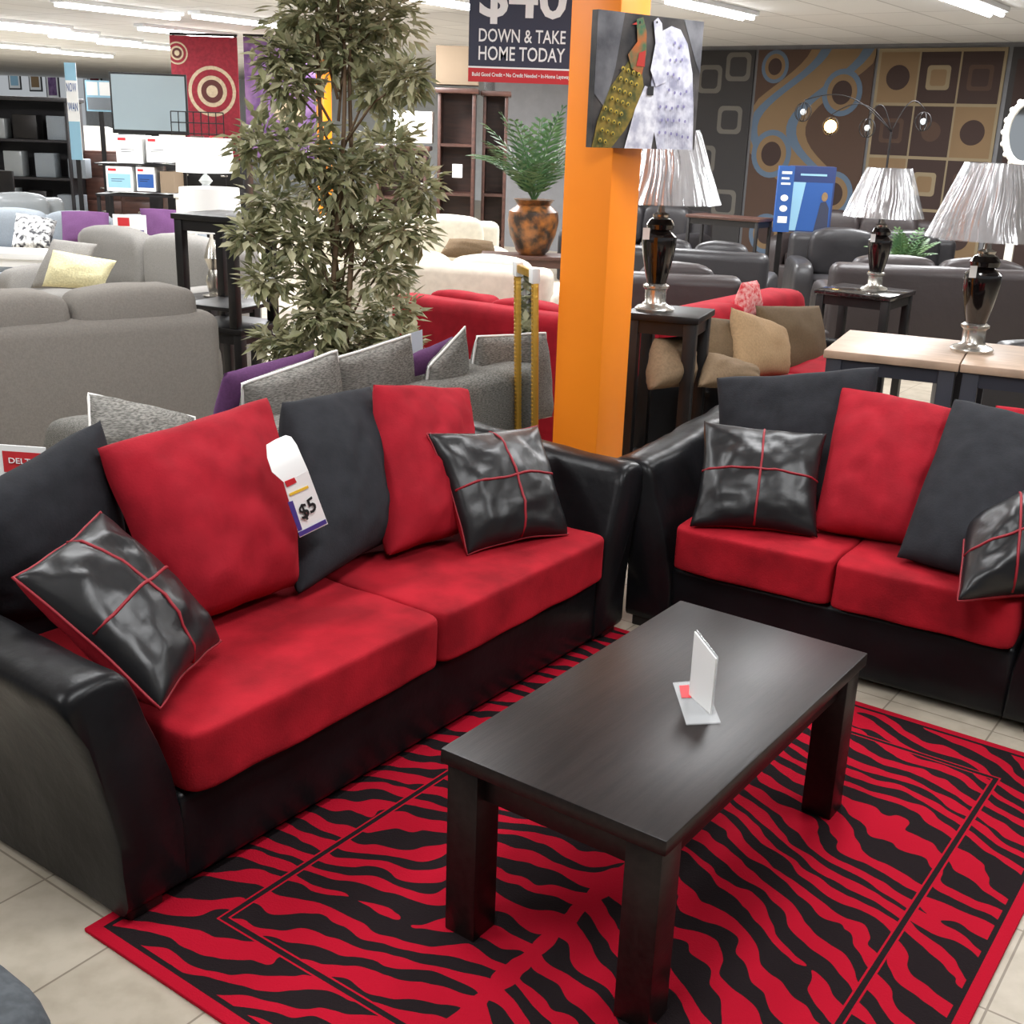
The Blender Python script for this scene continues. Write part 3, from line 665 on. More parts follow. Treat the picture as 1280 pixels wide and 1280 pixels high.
# ------------------------------------------------------------------ lamps
def lamp(label, x, y, z, s=1.0, group='plastic wrapped table lamps'):
    t = thing('table_lamp', label, 'lamp', (x, y, z), 0, group)
    bm = nb(); capped(bm, [(r*s, h*s) for r, h in ((.092, 0), (.094, .012), (.085, .022), (.062, .03), (.05, .045), (.05, .1), (.062, .11), (.062, .12), (.045, .13))]); obj('base', bm, 'silver', t, smooth=40)
    bm = nb(); capped(bm, [(r*s, h*s) for r, h in ((.045, .13), (.058, .18), (.072, .25), (.082, .315), (.08, .345), (.06, .365), (.045, .37), (.062, .38), (.066, .40), (.05, .425), (.035, .43))], seg=16); obj('urn_body', bm, 'urn', t, smooth=30)
    bm = nb(); capped(bm, [(r*s, h*s) for r, h in ((.035, .43), (.04, .445), (.018, .455), (.012, .5), (.012, .56))]); obj('neck', bm, 'silver', t)
    zb, zt, rb, rt = .50*s, .815*s, .245*s, .12*s
    bm = nb(); lathe(bm, [(rb, zb), (rb*.58 + rt*.42, zb + (zt-zb)*.4), (rb*.25 + rt*.75, zb + (zt-zb)*.75), (rt, zt)], 40); sh_ = obj('lamp_shade', bm, 'shade', t, smooth=60)
    bm = nb(); K = 240; rings = []
    for j in range(15):
        u = j/14; ring = []
        rr = rb*(1-u) + rt*u + .022*s
        for k in range(K):
            a = 2*PI*k/K; aa = a + .08*noise.noise(Vector((u*2.2 + x, math.cos(a)*2, math.sin(a)*2)))
            w = noise.noise(Vector((math.cos(aa)*5 + x*3, math.sin(aa)*5, u*1.2)))*.006*s + noise.noise(Vector((math.cos(aa)*26, math.sin(aa)*26 + x, u*.9)))*.010*s
            ring.append(bm.verts.new(((rr + w)*math.cos(a), (rr + w)*math.sin(a), zb - .002 + (zt - zb + .006)*u)))
        rings.append(ring)
    for A, B in zip(rings, rings[1:]):
        for k in range(K): bm.faces.new((A[k], A[(k+1) % K], B[(k+1) % K], B[k]))
    obj('plastic_cover', bm, 'plastic', sh_, smooth=180)
    bm = nb(); box(bm, (-.07*s, -.06*s, .36*s), (.03, .002, .05)); obj('paper_tag', bm, 'white', t)
    return t
la = atY(816, 378, 5.28)
lamp('black urn table lamp with plastic wrapped shade beside the orange pillar', la.x + .01, la.y, zA, .95)
lp = B2 + Vector((.91, -.415))*(-.262) + Vector((.415, .91))*.04
lamp('black urn table lamp with plastic wrapped shade on the light wood table', lp.x, lp.y, .80, .96)
lm = atY(1093, 358, 7.62)
lamp('black urn table lamp with plastic wrapped shade on the granite topped table', lm.x, lm.y, tg2.z, .93)
def drum(label, x, y, z, rs, hs, hb, m, body):
    t = thing('table_lamp', label, 'lamp', (x, y, z), 0, 'white shaded lamps')
    bm = nb(); capped(bm, [(.07, 0), (.072, .012), (.03, .02)]); obj('base', bm, 'silver', t)
    bm = nb(); capped(bm, [(.03, .02), (.05, hb*.25), (.028, hb*.42), (.055, hb*.6), (.03, hb*.8), (.012, hb*.9), (.012, hb + .05)], 12); obj('body', bm, body, t)
    bm = nb(); lathe(bm, [(rs, hb), (rs*.94, hb + hs)], 32); obj('lamp_shade', bm, m, t)
    return t
drum('lamp with white drum shade and silver body behind the stacked black tables', tw.x, tw.y, .60, .19, .26, .40, 'whiteshade', 'silver')
drum('small lamp with white shade and crystal body at the far left of the ficus', tl2.x, tl2.y, tl2.z, .22, .25, .16, 'whiteshade', 'crystal')

# ------------------------------------------------------------------ gold mirror leaning on the pillar
mt = atY(667, 335, 4.98); mtr = atY(690, 345, 4.74)
ln = (Vector((mtr.x, mtr.y)) - Vector((mt.x, mt.y))); mw = ln.length
mh = 1.12; rz = math.atan2(ln.y, ln.x)
mr = thing('mirror', 'narrow gold framed mirror with white corner guards leaning against the orange pillar', 'mirror', ((mt.x + mtr.x)/2 - .028, (mt.y + mtr.y)/2, 0), rz)
mr.rotation_euler = (math.radians(2.2), 0, rz)
bm = nb()
for s in (-1, 1): box(bm, (s*mw/2, 0, mh/2), (.034, .024, mh), .005)
for z in (.018, mh - .018): box(bm, (0, 0, z), (mw, .024, .034), .005)
for s in (-1, 1):
    for k in range(60): box(bm, (s*(mw/2), -.012, .04 + k*.0175), (.018, .006, .009), .002)
mfr = obj('frame', bm, 'gold', mr)
bm = nb(); box(bm, (0, .004, mh/2), (mw - .03, .008, mh - .05)); obj('glass', bm, 'mirror', mr)
for s in (-1, 1):
    bm = nb(); box(bm, (s*(mw/2 - .008), 0, mh - .022), (.052, .034, .06), .004); obj('corner_guard', bm, 'white', mfr)

# ------------------------------------------------------------------ painting on the pillar
NP = Vector((.62, -.78, 0)).normalized(); XP = Vector((-NP.y, NP.x, 0))
corner = PC + (E2 - E1)*(pw/2)
pl0 = corner + NP*.028
cs = [atP(x, y, pl0, NP) for x, y in ((748, 10), (878, 30), (862, 188), (732, 183))]
pcen = sum(cs, Vector())/4; pw_ = ((cs[1]-cs[0]).length + (cs[2]-cs[3]).length)/2; ph_ = ((cs[0]-cs[3]).length + (cs[1]-cs[2]).length)/2
pt = thing('painting', 'painting of a green peacock and a white peacock hung on the orange pillar', 'painting', pcen, math.atan2(XP.y, XP.x))
M['p_bg'] = mat('paint_dark_ground', (74, 70, 68), .4, col2=(28, 27, 30), vscale=9)
M['p_bgl'] = mat('paint_grey_sky', (112, 112, 116), .4, col2=(58, 58, 64), vscale=8)
M['p_white'] = mat('paint_white_plumage', (206, 206, 216), .4, col2=(150, 150, 170), vscale=24)
M['p_green'] = mat('paint_green_plumage', (138, 116, 48), .4, col2=(64, 70, 34), vscale=26)
M['p_neck'] = mat('paint_orange_neck', (176, 86, 34), .4, col2=(60, 96, 66), vscale=16)
M['p_wht'] = mat('paint_white', (222, 222, 228), .4, col2=(168, 168, 184), vscale=24)
M['p_red'] = mat('paint_red', (170, 48, 40), .4)
M['p_lav'] = mat('paint_lavender', (128, 122, 164), .4); M['p_yel'] = mat('paint_yellow', (186, 160, 60), .4); M['p_dkg'] = mat('paint_dark_green', (34, 52, 34), .4)
W, Hh = pw_, ph_
def sc(pts): return [(x*W, z*Hh) for x, z in pts]
shp = [
    (1, sc([(-.5, .5), (-.26, .5), (-.32, .1), (-.4, -.2), (-.5, -.1)]), 1),
    (1, sc([(.3, .5), (.5, .5), (.5, .1), (.44, .2)]), 1),
    (2, sc([(.04, .28), (.1, .40), (.18, .44), (.27, .42), (.35, .32), (.42, .1), (.46, -.2), (.48, -.5), (.12, -.5), (.06, -.3), (.02, 0)]), 2),
    (3, sc([(-.2, .16), (-.08, .1), (-.05, -.02), (-.10, -.2), (-.2, -.36), (-.32, -.5), (-.5, -.5), (-.46, -.3), (-.36, -.05)]), 2),
    (5, sc([(-.2, -.5), (-.12, -.2), (-.04, -.02), (.06, -.05), (.1, -.2), (.06, -.5)]), 3),
    (4, sc([(-.16, .46), (-.1, .48), (-.06, .38), (-.05, .22), (-.08, .06), (-.18, .1), (-.22, .2), (-.14, .3)]), 5),
    (5, sc([(.0, .46), (.04, .49), (.08, .45), (.1, .34), (.18, .2), (.16, .02), (.06, -.02), (.0, .1), (.03, .3)]), 5),
    (6, sc([(-.12, .22), (-.06, .24), (-.06, .12), (-.14, .12)]), 6),
    (7, sc([(-.02, -.02), (.04, -.02), (.04, -.09), (-.02, -.09)]), 6),
    (6, sc([(-.16, .44), (-.2, .42), (-.155, .42)]), 6), (7, sc(ell(-.13, .44, .008, .012, 8)), 6), (7, sc(ell(.03, .455, .008, .01, 8)), 6)]
rnd = random.Random(11)
for r_ in range(7):
    for c_ in range(6):
        x, z = .1 + .058*c_ + .02*(r_ % 2) + .004*r_, .30 - .115*r_ + rnd.uniform(-.02, .02)
        if x < .16 and z > -.05: continue
        if x > .28 + (.32 - z)*.24: continue
        shp += [(8, sc(ell(x, z, .010, .013, 10)), 6)]
for r_ in range(8):
    for c_ in range(4):
        x, z = -.11 - .05*c_ - .035*r_ + .02*(r_ % 2), .06 - .075*r_ + .012*c_
        if not (-.46 < x < -.08 and z > -.48): continue
        if x > -.08 - max(0, -z)*.55: continue
        shp += [(9, sc(ell(x, z, .015, .017, 12)), 6), (10, sc(ell(x, z - .004, .008, .010, 10)), 7)]
for k in range(16):
    shp.append((5, sc([(.14 + .02*k, .36 - .035*k*.6), (.2 + .018*k, -.48), (.206 + .018*k, -.48)]), 3))
o = panel('canvas', W, Hh, .03, ['p_bg', 'p_bgl', 'p_white', 'p_green', 'p_neck', 'p_wht', 'p_red', 'black', 'p_lav', 'p_yel', 'p_dkg'], shp, pt)
bm = nb(); box(bm, (0, .025, Hh*.38), (.02, .03, .02)); obj('hanger', bm, 'darkmetal', pt)

# ------------------------------------------------------------------ hanging 40 dollar sign
sg = atY(651, 104, 6.2)
ss = thing('hanging_sign', 'dark blue hanging sign advertising forty dollars down with a red foot band', 'sign', (sg.x, sg.y, sg.z), 0)
bd = panel('board', .53, .74, .008, ['navy', 'signred', 'signwhite'], [(1, rectp(-.265, -.37, .265, -.305), 1), (2, rectp(-.265, -.305, .265, -.297), 1)], ss); bd.location = (0, 0, .37)
text('$40', .30, 'signwhite', bd, (.0, -.0065, .385), bold=.006, fit=(.43, .23))
text('DOWN & TAKE', .083, 'signwhite', bd, (.0, -.0065, .218), bold=.0008, fit=(.43, .062))
text('HOME TODAY', .087, 'signwhite', bd, (.0, -.0065, .135), bold=.0008, fit=(.43, .066))
text('Build Good Credit • No Credit Needed • In-Home Layaway', .0215, 'signwhite', bd, (0, -.0068, .033), bold=.0003, fit=(.49, .024))
bm = nb()
for s in (-.24, .24): cyl(bm, (s, 0, .74), (s, 0, CEIL - sg.z), .002, seg=5)
obj('hanging_wire', bm, 'darkmetal', ss)

# ------------------------------------------------------------------ ficus
fx = atY(425, 300, 5.95); FX = Vector((fx.x, fx.y, 0))
fc_ = thing('ficus_tree', 'tall artificial ficus tree with olive leaves between the sofas', 'tree', FX)
bm = nb(); capped(bm, [(.11, 0), (.14, .26), (.145, .28), (.125, .28), (.12, .25)]); obj('pot', bm, 'black', fc_)
for k in range(3):
    bm = nb(); pts = []; rs = []
    for j in range(19):
        u = j/18; a = u*5 + k*2*PI/3
        pts.append((math.cos(a)*.045*(1-u*.3) + (k-1)*.10*u*u, math.sin(a)*.045*(1-u*.3), .2 + u*2.0)); rs.append(.019*(1 - u*.6))
    tube(bm, pts, rs, 7); obj('trunk', bm, 'trunk', fc_, smooth=180)
clus = [(430, -50, .24), (385, 25, .22), (475, 18, .2), (430, 55, .22), (355, 72, .14), (366, 108, .14), (512, 98, .1), (474, 106, .13), (328, 182, .15), (385, 190, .19), (478, 185, .19), (432, 220, .2), (335, 255, .17), (522, 235, .12), (440, 282, .2), (508, 285, .14), (380, 300, .17), (480, 338, .15), (345, 345, .12), (405, 360, .13), (405, 390, .18), (482, 398, .16), (385, 434, .17), (440, 434, .18), (315, 290, .1), (508, 428, .12), (350, 422, .11)]
bl = nb(); bt = nb()
rnd = random.Random(3)
for (px, py, rr) in clus:
    cc = atY(px, py, 5.95) - FX; cc.y += rnd.uniform(-.2, .2)
    n = int(310*(rr/.2)**1.5) + 46
    tube(bt, [(0, 0, max(.5, cc.z - .35)), (cc.x*.5, cc.y*.5, cc.z - .12), cc], [.008, .006, .003], 5)
    for _ in range(n):
        d = Vector((rnd.gauss(0, 1), rnd.gauss(0, 1), rnd.gauss(0, .7)))
        d.normalize(); p = cc + d*rr*rnd.uniform(.2, .98)
        dr = (d*.9 + Vector((rnd.gauss(0, .6), rnd.gauss(0, .6), -.15 + rnd.gauss(0, .35)))).normalized()
        sd = dr.cross(Vector((rnd.gauss(0, .35), rnd.gauss(0, .35), 1))).normalized(); nn = sd.cross(dr)
        ll = rnd.uniform(.06, .105); w = ll*.22
        q = [p, p + dr*ll*.45 + sd*w + nn*.004, p + dr*ll - nn*.008, p + dr*ll*.45 - sd*w + nn*.004, p + dr*ll*.45 - nn*.004]
        v = [bl.verts.new(x) for x in q]; mi = rnd.choice((0, 0, 1, 1, 2))
        for tri in ((0, 1, 4), (1, 2, 4), (0, 4, 3), (4, 2, 3)):
            fc2 = bl.faces.new([v[i] for i in tri]); fc2.material_index = mi
obj('twigs', bt, 'trunk', fc_, smooth=180)
me = bpy.data.meshes.new('foliage'); bl.to_mesh(me); bl.free()
for m in ('leafA', 'leafB', 'leafC'): me.materials.append(M[m])
o = bpy.data.objects.new('foliage', me); COL.objects.link(o); o.parent = fc_

# ------------------------------------------------------------------ fern in vase
def frond_plant(label, p, vprof, nf, ln, vm, lm, cat='plant'):
    t = thing('potted_fern', label, cat, p)
    bm = nb(); capped(bm, vprof); obj('vase', bm, vm, t)
    top = vprof[-1][1]; bm = nb(); rd = random.Random(5)
    for k in range(nf):
        a = 2*PI*k/nf + rd.uniform(-.2, .2); tilt = rd.uniform(.06, .66); L_ = ln*rd.uniform(.75, 1.05)
        pts = []
        for j in range(13):
            u = j/12; ang = tilt + u*tilt*1.3
            pts.append(Vector((math.cos(a)*math.sin(ang)*u*L_*.75, math.sin(a)*math.sin(ang)*u*L_*.75, top - .03 + math.cos(ang*.75)*u*L_)))
        tube(bm, pts, .004, 4)
        for j in range(2, 13):
            tdir = (pts[j] - pts[j-1]).normalized()
            side = tdir.cross(Vector((math.cos(a), math.sin(a), .8)).normalized()).normalized()
            lw = .11*math.sin(PI*(j/13)**.8)*ln/.6 + .02
            for s in (-1, 1):
                q = pts[j]; e = q + side*s*lw + tdir*lw*.7 - Vector((0, 0, lw*.2))
                m1 = (q + e)/2 + tdir*.014; m2 = (q + e)/2 - tdir*.014
                bm.faces.new([bm.verts.new(x) for x in (q, m1, e, m2)])
    obj('fronds', bm, lm, t, smooth=0); return t
frond_plant('green fern in a tall painted brown vase left of the orange pillar', (tcn.x, tcn.y, tcn.z), [(.1, 0), (.13, .03), (.18, .15), (.2, .26), (.19, .33), (.13, .38), (.15, .41), (.16, .42)], 26, .76, 'vase', 'fern')
sp_ = atY(1128, 318, 10.2)
frond_plant('small dark plant among the dark leather sofas', (sp_.x, sp_.y, 0), [(.12, 0), (.15, .45), (.16, .62)], 14, .42, 'black', 'fern')

# ------------------------------------------------------------------ rugs on the back wall
def wall_rug(label, s0, s1, z0, z1, mats, shapes):
    c = wall_pt((s0+s1)/2, (z0+z1)/2, .02)
    o = panel('wall_rug', s1 - s0, z1 - z0, .02, mats, shapes); o.location = c; o.rotation_euler = (0, 0, ROT)
    return tag(o, label, 'rug', 'patterned rugs hung on the back wall')
def s_at(px, py=150):
    p = atP(px, py, W0, E1); return (p - W0).dot(E2)
M['r_blk'] = mat('rug_black', (54, 52, 52), .95); M['r_gry'] = mat('rug_grey', (98, 94, 88), .95)
M['r_blu'] = mat('rug_steel_blue', (84, 100, 118), .95); M['r_brn'] = mat('rug_brown', (74, 56, 46), .95); M['r_tan'] = mat('rug_tan', (118, 96, 70), .95)
M['r_dk'] = mat('rug_dark_brown', (56, 42, 38), .95); M['r_gold'] = mat('rug_beige', (130, 116, 92), .95); M['r_red'] = mat('rug_crimson', (132, 34, 46), .95, var=.15, vscale=30); M['r_crm'] = mat('rug_cream', (184, 166, 138), .95, var=.12, vscale=30)
M['r_mar'] = mat('rug_maroon', (84, 44, 40), .95)
M['r_pur'] = mat('rug_purple', (92, 62, 110), .95, col2=(140, 110, 150), vscale=6)
def zt_(px, py):
    return atP(px, py, W0, E1).z
za, zb_ = .25, zt_(1000, 62)
s0, s1 = s_at(862), s_at(938); w, h = s1 - s0, zb_ - za
shp = []
for (cx, cz) in ((-.2, .36), (.18, .16), (-.2, -.04), (.2, -.26), (-.15, -.4), (.25, .42)):
    shp += [(1, rrect(cx*w, cz*h, .17, .17, .07), 1), (0, rrect(cx*w, cz*h, .115, .115, .05), 2)]
wall_rug('black wall rug with grey rounded square outlines', s0, s1, za, zb_, ['r_blk', 'r_gry'], shp)
s0, s1 = s_at(942), s_at(1086); w, h = s1 - s0, zb_ - za
def wavs(x0, amp, wd, mi, ly, n=30, ph=0):
    L_ = [(x0*w + math.sin(k/n*2.4*PI + ph)*amp*w, (k/n - .5)*h) for k in range(n+1)]; cl = lambda x: max(-w/2, min(w/2, x))
    return [(mi, [(cl(a[0] - wd*w), a[1]), (cl(a[0] + wd*w), a[1]), (cl(b[0] + wd*w), b[1]), (cl(b[0] - wd*w), b[1])], ly) for a, b in zip(L_, L_[1:])]
shp = wavs(-.02, .30, .30, 1, 1) + wavs(-.02, .30, .22, 2, 2) + wavs(-.02, .30, .13, 1, 3)
for (cx, cz, r_) in ((.26, .30, .14), (-.30, .0, .15), (.28, -.18, .14), (-.28, -.40, .13), (-.34, .42, .1)):
    shp += [(2, ell(cx*w, cz*h, r_*w*1.2, r_*w*1.3), 4), (1, ell(cx*w, cz*h, r_*w*.9, r_*w), 5), (3, ell(cx*w, cz*h, r_*w*.6, r_*w*.66), 6)]
wall_rug('brown wall rug with blue and tan swirls and circles', s0, s1, za, zb_, ['r_brn', 'r_tan', 'r_blu', 'r_dk'], shp)
s0, s1 = s_at(1090), s_at(1248); w, h = s1 - s0, zb_ - za
shp = []
for i in range(3):
    for j in range(4):
        cx, cz = (-1 + i)/3.1*w, (.37 - j*.24)*h; hx_, hz_ = w/6.5, h*.113
        k = (i + 2*j) % 4
        shp.append((1 if k == 0 else 2, rectp(cx - hx_, cz - hz_, cx + hx_, cz + hz_), 1))
        if k == 0: shp += [(2, ell(cx, cz, hx_*.62, hx_*.62), 2)]
        elif k == 1: shp += [(3, rrect(cx, cz, hx_*.6, hx_*.6, .04), 2), (1, rrect(cx, cz, hx_*.4, hx_*.4, .03), 3)]
        elif k == 2: shp += [(4, rrect(cx, cz, hx_*.62, hx_*.62, .04), 2), (2, rrect(cx, cz, hx_*.42, hx_*.42, .03), 3)]
        else: shp += [(4, ell(cx, cz, hx_*.5, hx_*.5), 2)]
wall_rug('brown wall rug with a grid of beige squares and circles', s0, s1, za, zb_, ['r_gold', 'r_tan', 'r_dk', 'r_gold', 'r_brn'], shp)
s0, s1 = s_at(1254), s_at(1330); w, h = s1 - s0, zb_ - za
wall_rug('dark wall rug at the right picture edge behind the ornate mirror', s0, s1, za, zb_, ['r_blk', 'r_dk'], [(1, rectp(-w*.4, -h*.45, w*.4, h*.45), 1)])
s0, s1 = s_at(735), s_at(858); w, h = s1 - s0, zb_ - za
wall_rug('dark grey wall rug behind the orange pillar', s0, s1, za, zb_, ['r_blk', 'r_gry'], [(1, rectp(-w*.4, -h*.45, w*.4, h*.45), 1), (0, rectp(-w*.36, -h*.43, w*.36, h*.43), 2)])

# free-hanging rugs at the left, on display arms
def hung_rug(label, px0, px1, pyt, pyb, Y, mats, fn, rot=0):
    a, b_ = atY(px0, pyt, Y), atY(px1, pyb, Y)
    zt = min(a.z, CEIL - .06); w, h = b_.x - a.x, zt - b_.z
    t = thing('hanging_rug', label, 'rug', ((a.x + b_.x)/2, Y, 0), rot)
    o = panel('pile', w, h, .02, mats, fn(w, h), t); o.location = (0, 0, b_.z + h/2)
    bm = nb(); cyl(bm, (-w/2, 0, zt + .02), (w/2, 0, zt + .02), .015, seg=8)
    for s in (-1, 1): cyl(bm, (s*(w/2 - .03), .03, 0), (s*(w/2 - .03), .03, zt + .02), .018, seg=8)
    obj('display_frame', bm, 'darkmetal', t); return t
def bull(w, h):
    o = []
    for (cx, cz, r) in ((.10, .06, .36), (-.4, .36, .16)):
        for k, (f_, mi) in enumerate(((1, 1), (.86, 0), (.62, 1), (.46, 2), (.24, 1))):
            o.append((mi, [(max(-w/2, min(w/2, x)), min(h/2, z)) for x, z in ell(cx*w, cz*h, r*w*f_, r*w*f_)], k + 1))
    return o
hung_rug('crimson rug with cream bullseye rings hanging in the left background', 212, 302, 44, 200, 15, ['r_red', 'r_crm', 'r_mar'], bull)
hung_rug('purple rug hanging right of the crimson bullseye rug', 304, 396, 46, 200, 15.4, ['r_pur', 'r_crm'], lambda w, h: [(1, ell(.1*w, -.1*h, .2*w, .1*h), 1)])

# ------------------------------------------------------------------ television, posters, signs at the left
tvp = atY(187, 130, 13.2)
t = thing('television', 'flat television with a pale reflection painted into its screen in the left background', 'television', tvp, .15)
bm = nb(); box(bm, (0, 0, 0), (.80, .05, .62), .008); bz = obj('bezel', bm, 'black', t)
bm = nb(); box(bm, (0, -.027, .01), (.76, .006, .56)); obj('screen', bm, 'tv', bz)
bm = nb(); box(bm, (0, .05, -tvp.z/2), (.14, .05, tvp.z), .005); box(bm, (0, .05, -tvp.z + .015), (.6, .4, .03)); obj('stand', bm, 'darkmetal', t)
def stand_sign(label, px0, px1, pyt, pyb, Y, mats, shapes, texts=(), rot=0, name='standing_sign', leg=True, th=.015):
    a, b_ = atY(px0, pyt, Y), atY(px1, pyb, Y); w, h = b_.x - a.x, a.z - b_.z
    t = thing(name, label, 'sign', ((a.x + b_.x)/2, Y, 0), rot)
    o = panel('board', w, h, th, mats, [(mi, [(x*w, z*h) for x, z in pts], ly) for mi, pts, ly in shapes], t); o.location = (0, 0, b_.z + h/2)
    for (body, fw, fh, m, x, z) in texts: text(body, .1, m, o, (x*w, -th/2 - .0045, b_.z + h/2 + z*h), fit=(fw*w, fh*h))
    if leg and b_.z > .05:
        bm = nb(); box(bm, (0, .02, b_.z/2 + .02), (.05, .02, b_.z + .04)); box(bm, (0, .02, .01), (w*.9, .3, .02)); obj('stand', bm, 'darkmetal', t)
    return t
stand_sign('tall white and blue banner at the left reading now', 80, 104, 78, 200, 13.9, ['white', 'lightblue', 'blue'], [(1, rectp(-.5, .32, .5, .5), 1), (1, rectp(-.5, -.5, .5, -.1), 1)], [('NOW', .85, .09, 'blue', 0, .25), ('WAN', .85, .09, 'blue', 0, .05)])
stand_sign('board with pale photographs left of the television', 106, 142, 100, 140, 14, ['lightblue', 'white', 'bluegrey'], [(1, rectp(-.45, .02, -.03, .45), 1), (1, rectp(.03, .02, .45, .45), 1), (2, rectp(-.45, -.45, .45, -.05), 1)])
stand_sign('tall narrow blue sign with white print right of the pillar', 974, 985, 207, 290, 11.75, ['blue', 'white'], [(1, rectp(-.3, .38, .34, .42), 1), (1, rectp(-.3, .30, .2, .33), 1), (1, rectp(-.3, .22, .3, .25), 1), (1, ell(0, .02, .25, .05, 12), 1), (1, ell(0, -.14, .25, .05, 12), 1), (1, rectp(-.3, -.36, .3, -.26), 1)], th=.05)
stand_sign('dark blue upright product box with a figure on it before the swirl rug', 990, 1034, 207, 290, 12.0, ['darkblue', 'blue', 'navy', 'lightblue', 'tan'], [(1, rectp(-.46, -.48, .46, .26), 1), (3, [(-.46, -.48), (-.30, -.48), (-.16, .26), (-.46, .26)], 2), (2, [(.12, -.48), (.44, -.48), (.42, -.12), (.34, -.02), (.22, -.04)], 3), (4, ell(.3, .05, .07, .07), 4), (3, rectp(-.3, .36, .3, .39), 3)], rot=-.12, th=.26)
# shelf of boxed goods under the television
def boxes():
    g = 'boxed goods below the television'
    rows = [(142, 178, 168, 205, 'white', 'white carton with small print under the left half of the television'), (180, 214, 170, 204, 'white', 'white carton with small print under the right half of the television'),
            (130, 166, 207, 240, 'lightblue', 'carton with a pale blue picture left in the lower row'), (168, 194, 208, 240, 'blue', 'carton with a blue picture in the lower row'), (198, 218, 214, 242, 'cardboard', 'plain beige box at the right of the lower row')]
    for (x0, x1, y0, y1, m, lb) in rows:
        a, b_ = atY(x0, y0, 12.2), atY(x1, y1, 12.2); w, h = b_.x - a.x, a.z - b_.z
        t = thing('carton', lb, 'box', ((a.x + b_.x)/2, 12.4, b_.z), 0, g)
        o = panel('box_body', w - .01, h - .004, .35, ['white' if m != 'cardboard' else 'cardboard', m, 'signred', 'black'], [(1, rectp(-w*.42, -h*.35, w*.42, h*.2), 1), (2, rectp(-w*.4, h*.3, -w*.1, h*.4), 1), (3, rectp(-w*.3, -h*.02, w*.2, h*.0), 2), (3, rectp(-w*.3, -h*.1, w*.1, -h*.08), 2)] if m != 'cardboard' else [], t); o.location = (0, 0, h/2)
    a = atY(120, 241, 12.2); b_ = atY(222, 242, 12.2); b2 = atY(222, 206, 12.2)
    t = thing('display_rack', 'low dark rack holding the boxed goods below the television', 'rack', ((a.x + b_.x)/2, 12.4, 0))
    w = b_.x - a.x
    bm = nb(); box(bm, (0, 0, a.z - .015), (w, .45, .02)); obj('shelf', bm, 'darkmetal', t)
    bm = nb(); box(bm, (0, 0, b2.z - .012), (w, .4, .012)); obj('shelf', bm, 'darkmetal', t)
    for s in (-1, 1):
        bm = nb(); box(bm, (s*(w/2 - .02), .19, b2.z/2), (.03, .03, b2.z)); obj('post', bm, 'darkmetal', t)
        bm = nb(); box(bm, (s*(w/2 - .02), -.19, a.z/2), (.03, .03, a.z - .02)); obj('post', bm, 'darkmetal', t)
boxes()
# wire rack with small goods
a = atY(248, 182, 13.0)
t = thing('wire_rack', 'wire grid rack with small goods below the bullseye rug', 'rack', (a.x, 13.0, 0))
bm = nb()
for k in range(8): cyl(bm, (-.28 + k*.08, 0, .0 if k in (0, 7) else a.z - .1), (-.28 + k*.08, 0, a.z + .34), .006, seg=5)
for k in range(5): cyl(bm, (-.28, 0, a.z - .1 + k*.11), (.28, 0, a.z - .1 + k*.11), .006, seg=5)
obj('grid', bm, 'darkmetal', t)
for k in range(3):
    bm = nb(); box(bm, (-.2 + k*.2, -.03, a.z + .02), (.14, .04, .16), .004); obj('package', bm, ('offwhite', 'darkwood', 'signred')[k], t)
# framed pictures along the deep left wall
cw = W0 + E1*9 - E1*.115
g9 = 'framed pictures on the deep left wall'
kinds = [('lightblue', 'pale blue'), ('tan', 'tan'), ('r_pur', 'purple'), ('r_red', 'crimson'), ('blue', 'blue'), ('cream', 'cream')]
for k, (px_, py_) in enumerate(((18, 96), (44, 98), (66, 108), (118, 92), (160, 88), (196, 90))):
    p = atP(px_, py_, cw, E1)
    t = thing('wall_picture', 'small framed %s picture on the deep left wall' % kinds[k][1], 'picture', p, ROT, g9)
    o = panel('frame', .7, .8, .03, ['black', kinds[k][0], 'white'], [(2, rectp(-.3, -.35, .3, .35), 1), (1, rectp(-.22, -.27, .22, .27), 2)], t)

# ------------------------------------------------------------------ dark cabinets and bookcases
def bookcase(label, x, y, rot, w, d, h, n, m, group=None, name='bookcase'):
    t = thing(name, label, 'bookcase', (x, y, 0), rot, group)
    for s in (-1, 1):
        bm = nb(); box(bm, (s*(w/2 - .015), 0, h/2), (.03, d, h), .003); obj('side_panel', bm, m, t)
    bm = nb(); box(bm, (0, d/2 - .008, h/2), (w - .06, .012, h - .04)); obj('back_panel', bm, m, t)
    bm = nb(); box(bm, (0, -.01, h - .02), (w + .06, d + .05, .05), .01); obj('crown', bm, m, t)
    for k in range(n):
        bm = nb(); box(bm, (0, -.004, .06 + k*(h - .12)/n), (w - .06, d - .03, .028)); obj('shelf', bm, m, t)
    return t
g8 = 'dark wooden bookcases behind the cream sofas'
for (px0, px1, pyt, Y, lb) in ((545, 600, 108, 12.4, 'dark cherry bookcase with a price ticket behind the cream sofas'), (601, 640, 112, 12.6, 'narrow dark cherry bookcase just left of the fern')):
    a, b_ = atY(px0, pyt, Y), atY(px1, pyt, Y)
    bookcase(lb, (a.x + b_.x)/2, Y, 0, b_.x - a.x - .07, .4, a.z - .02, 4, 'darkwood', g8)
a, b_ = atY(468, 130, 12.3), atY(540, 130, 12.3)
bookcase('low dark bookcase carrying cartons right of the ficus', (a.x + b_.x)/2, 12.3, 0, b_.x - a.x - .07, .4, atY(500, 182, 12.3).z, 3, 'darkwood', g8)
p1 = atY(515, 180, 12.3)
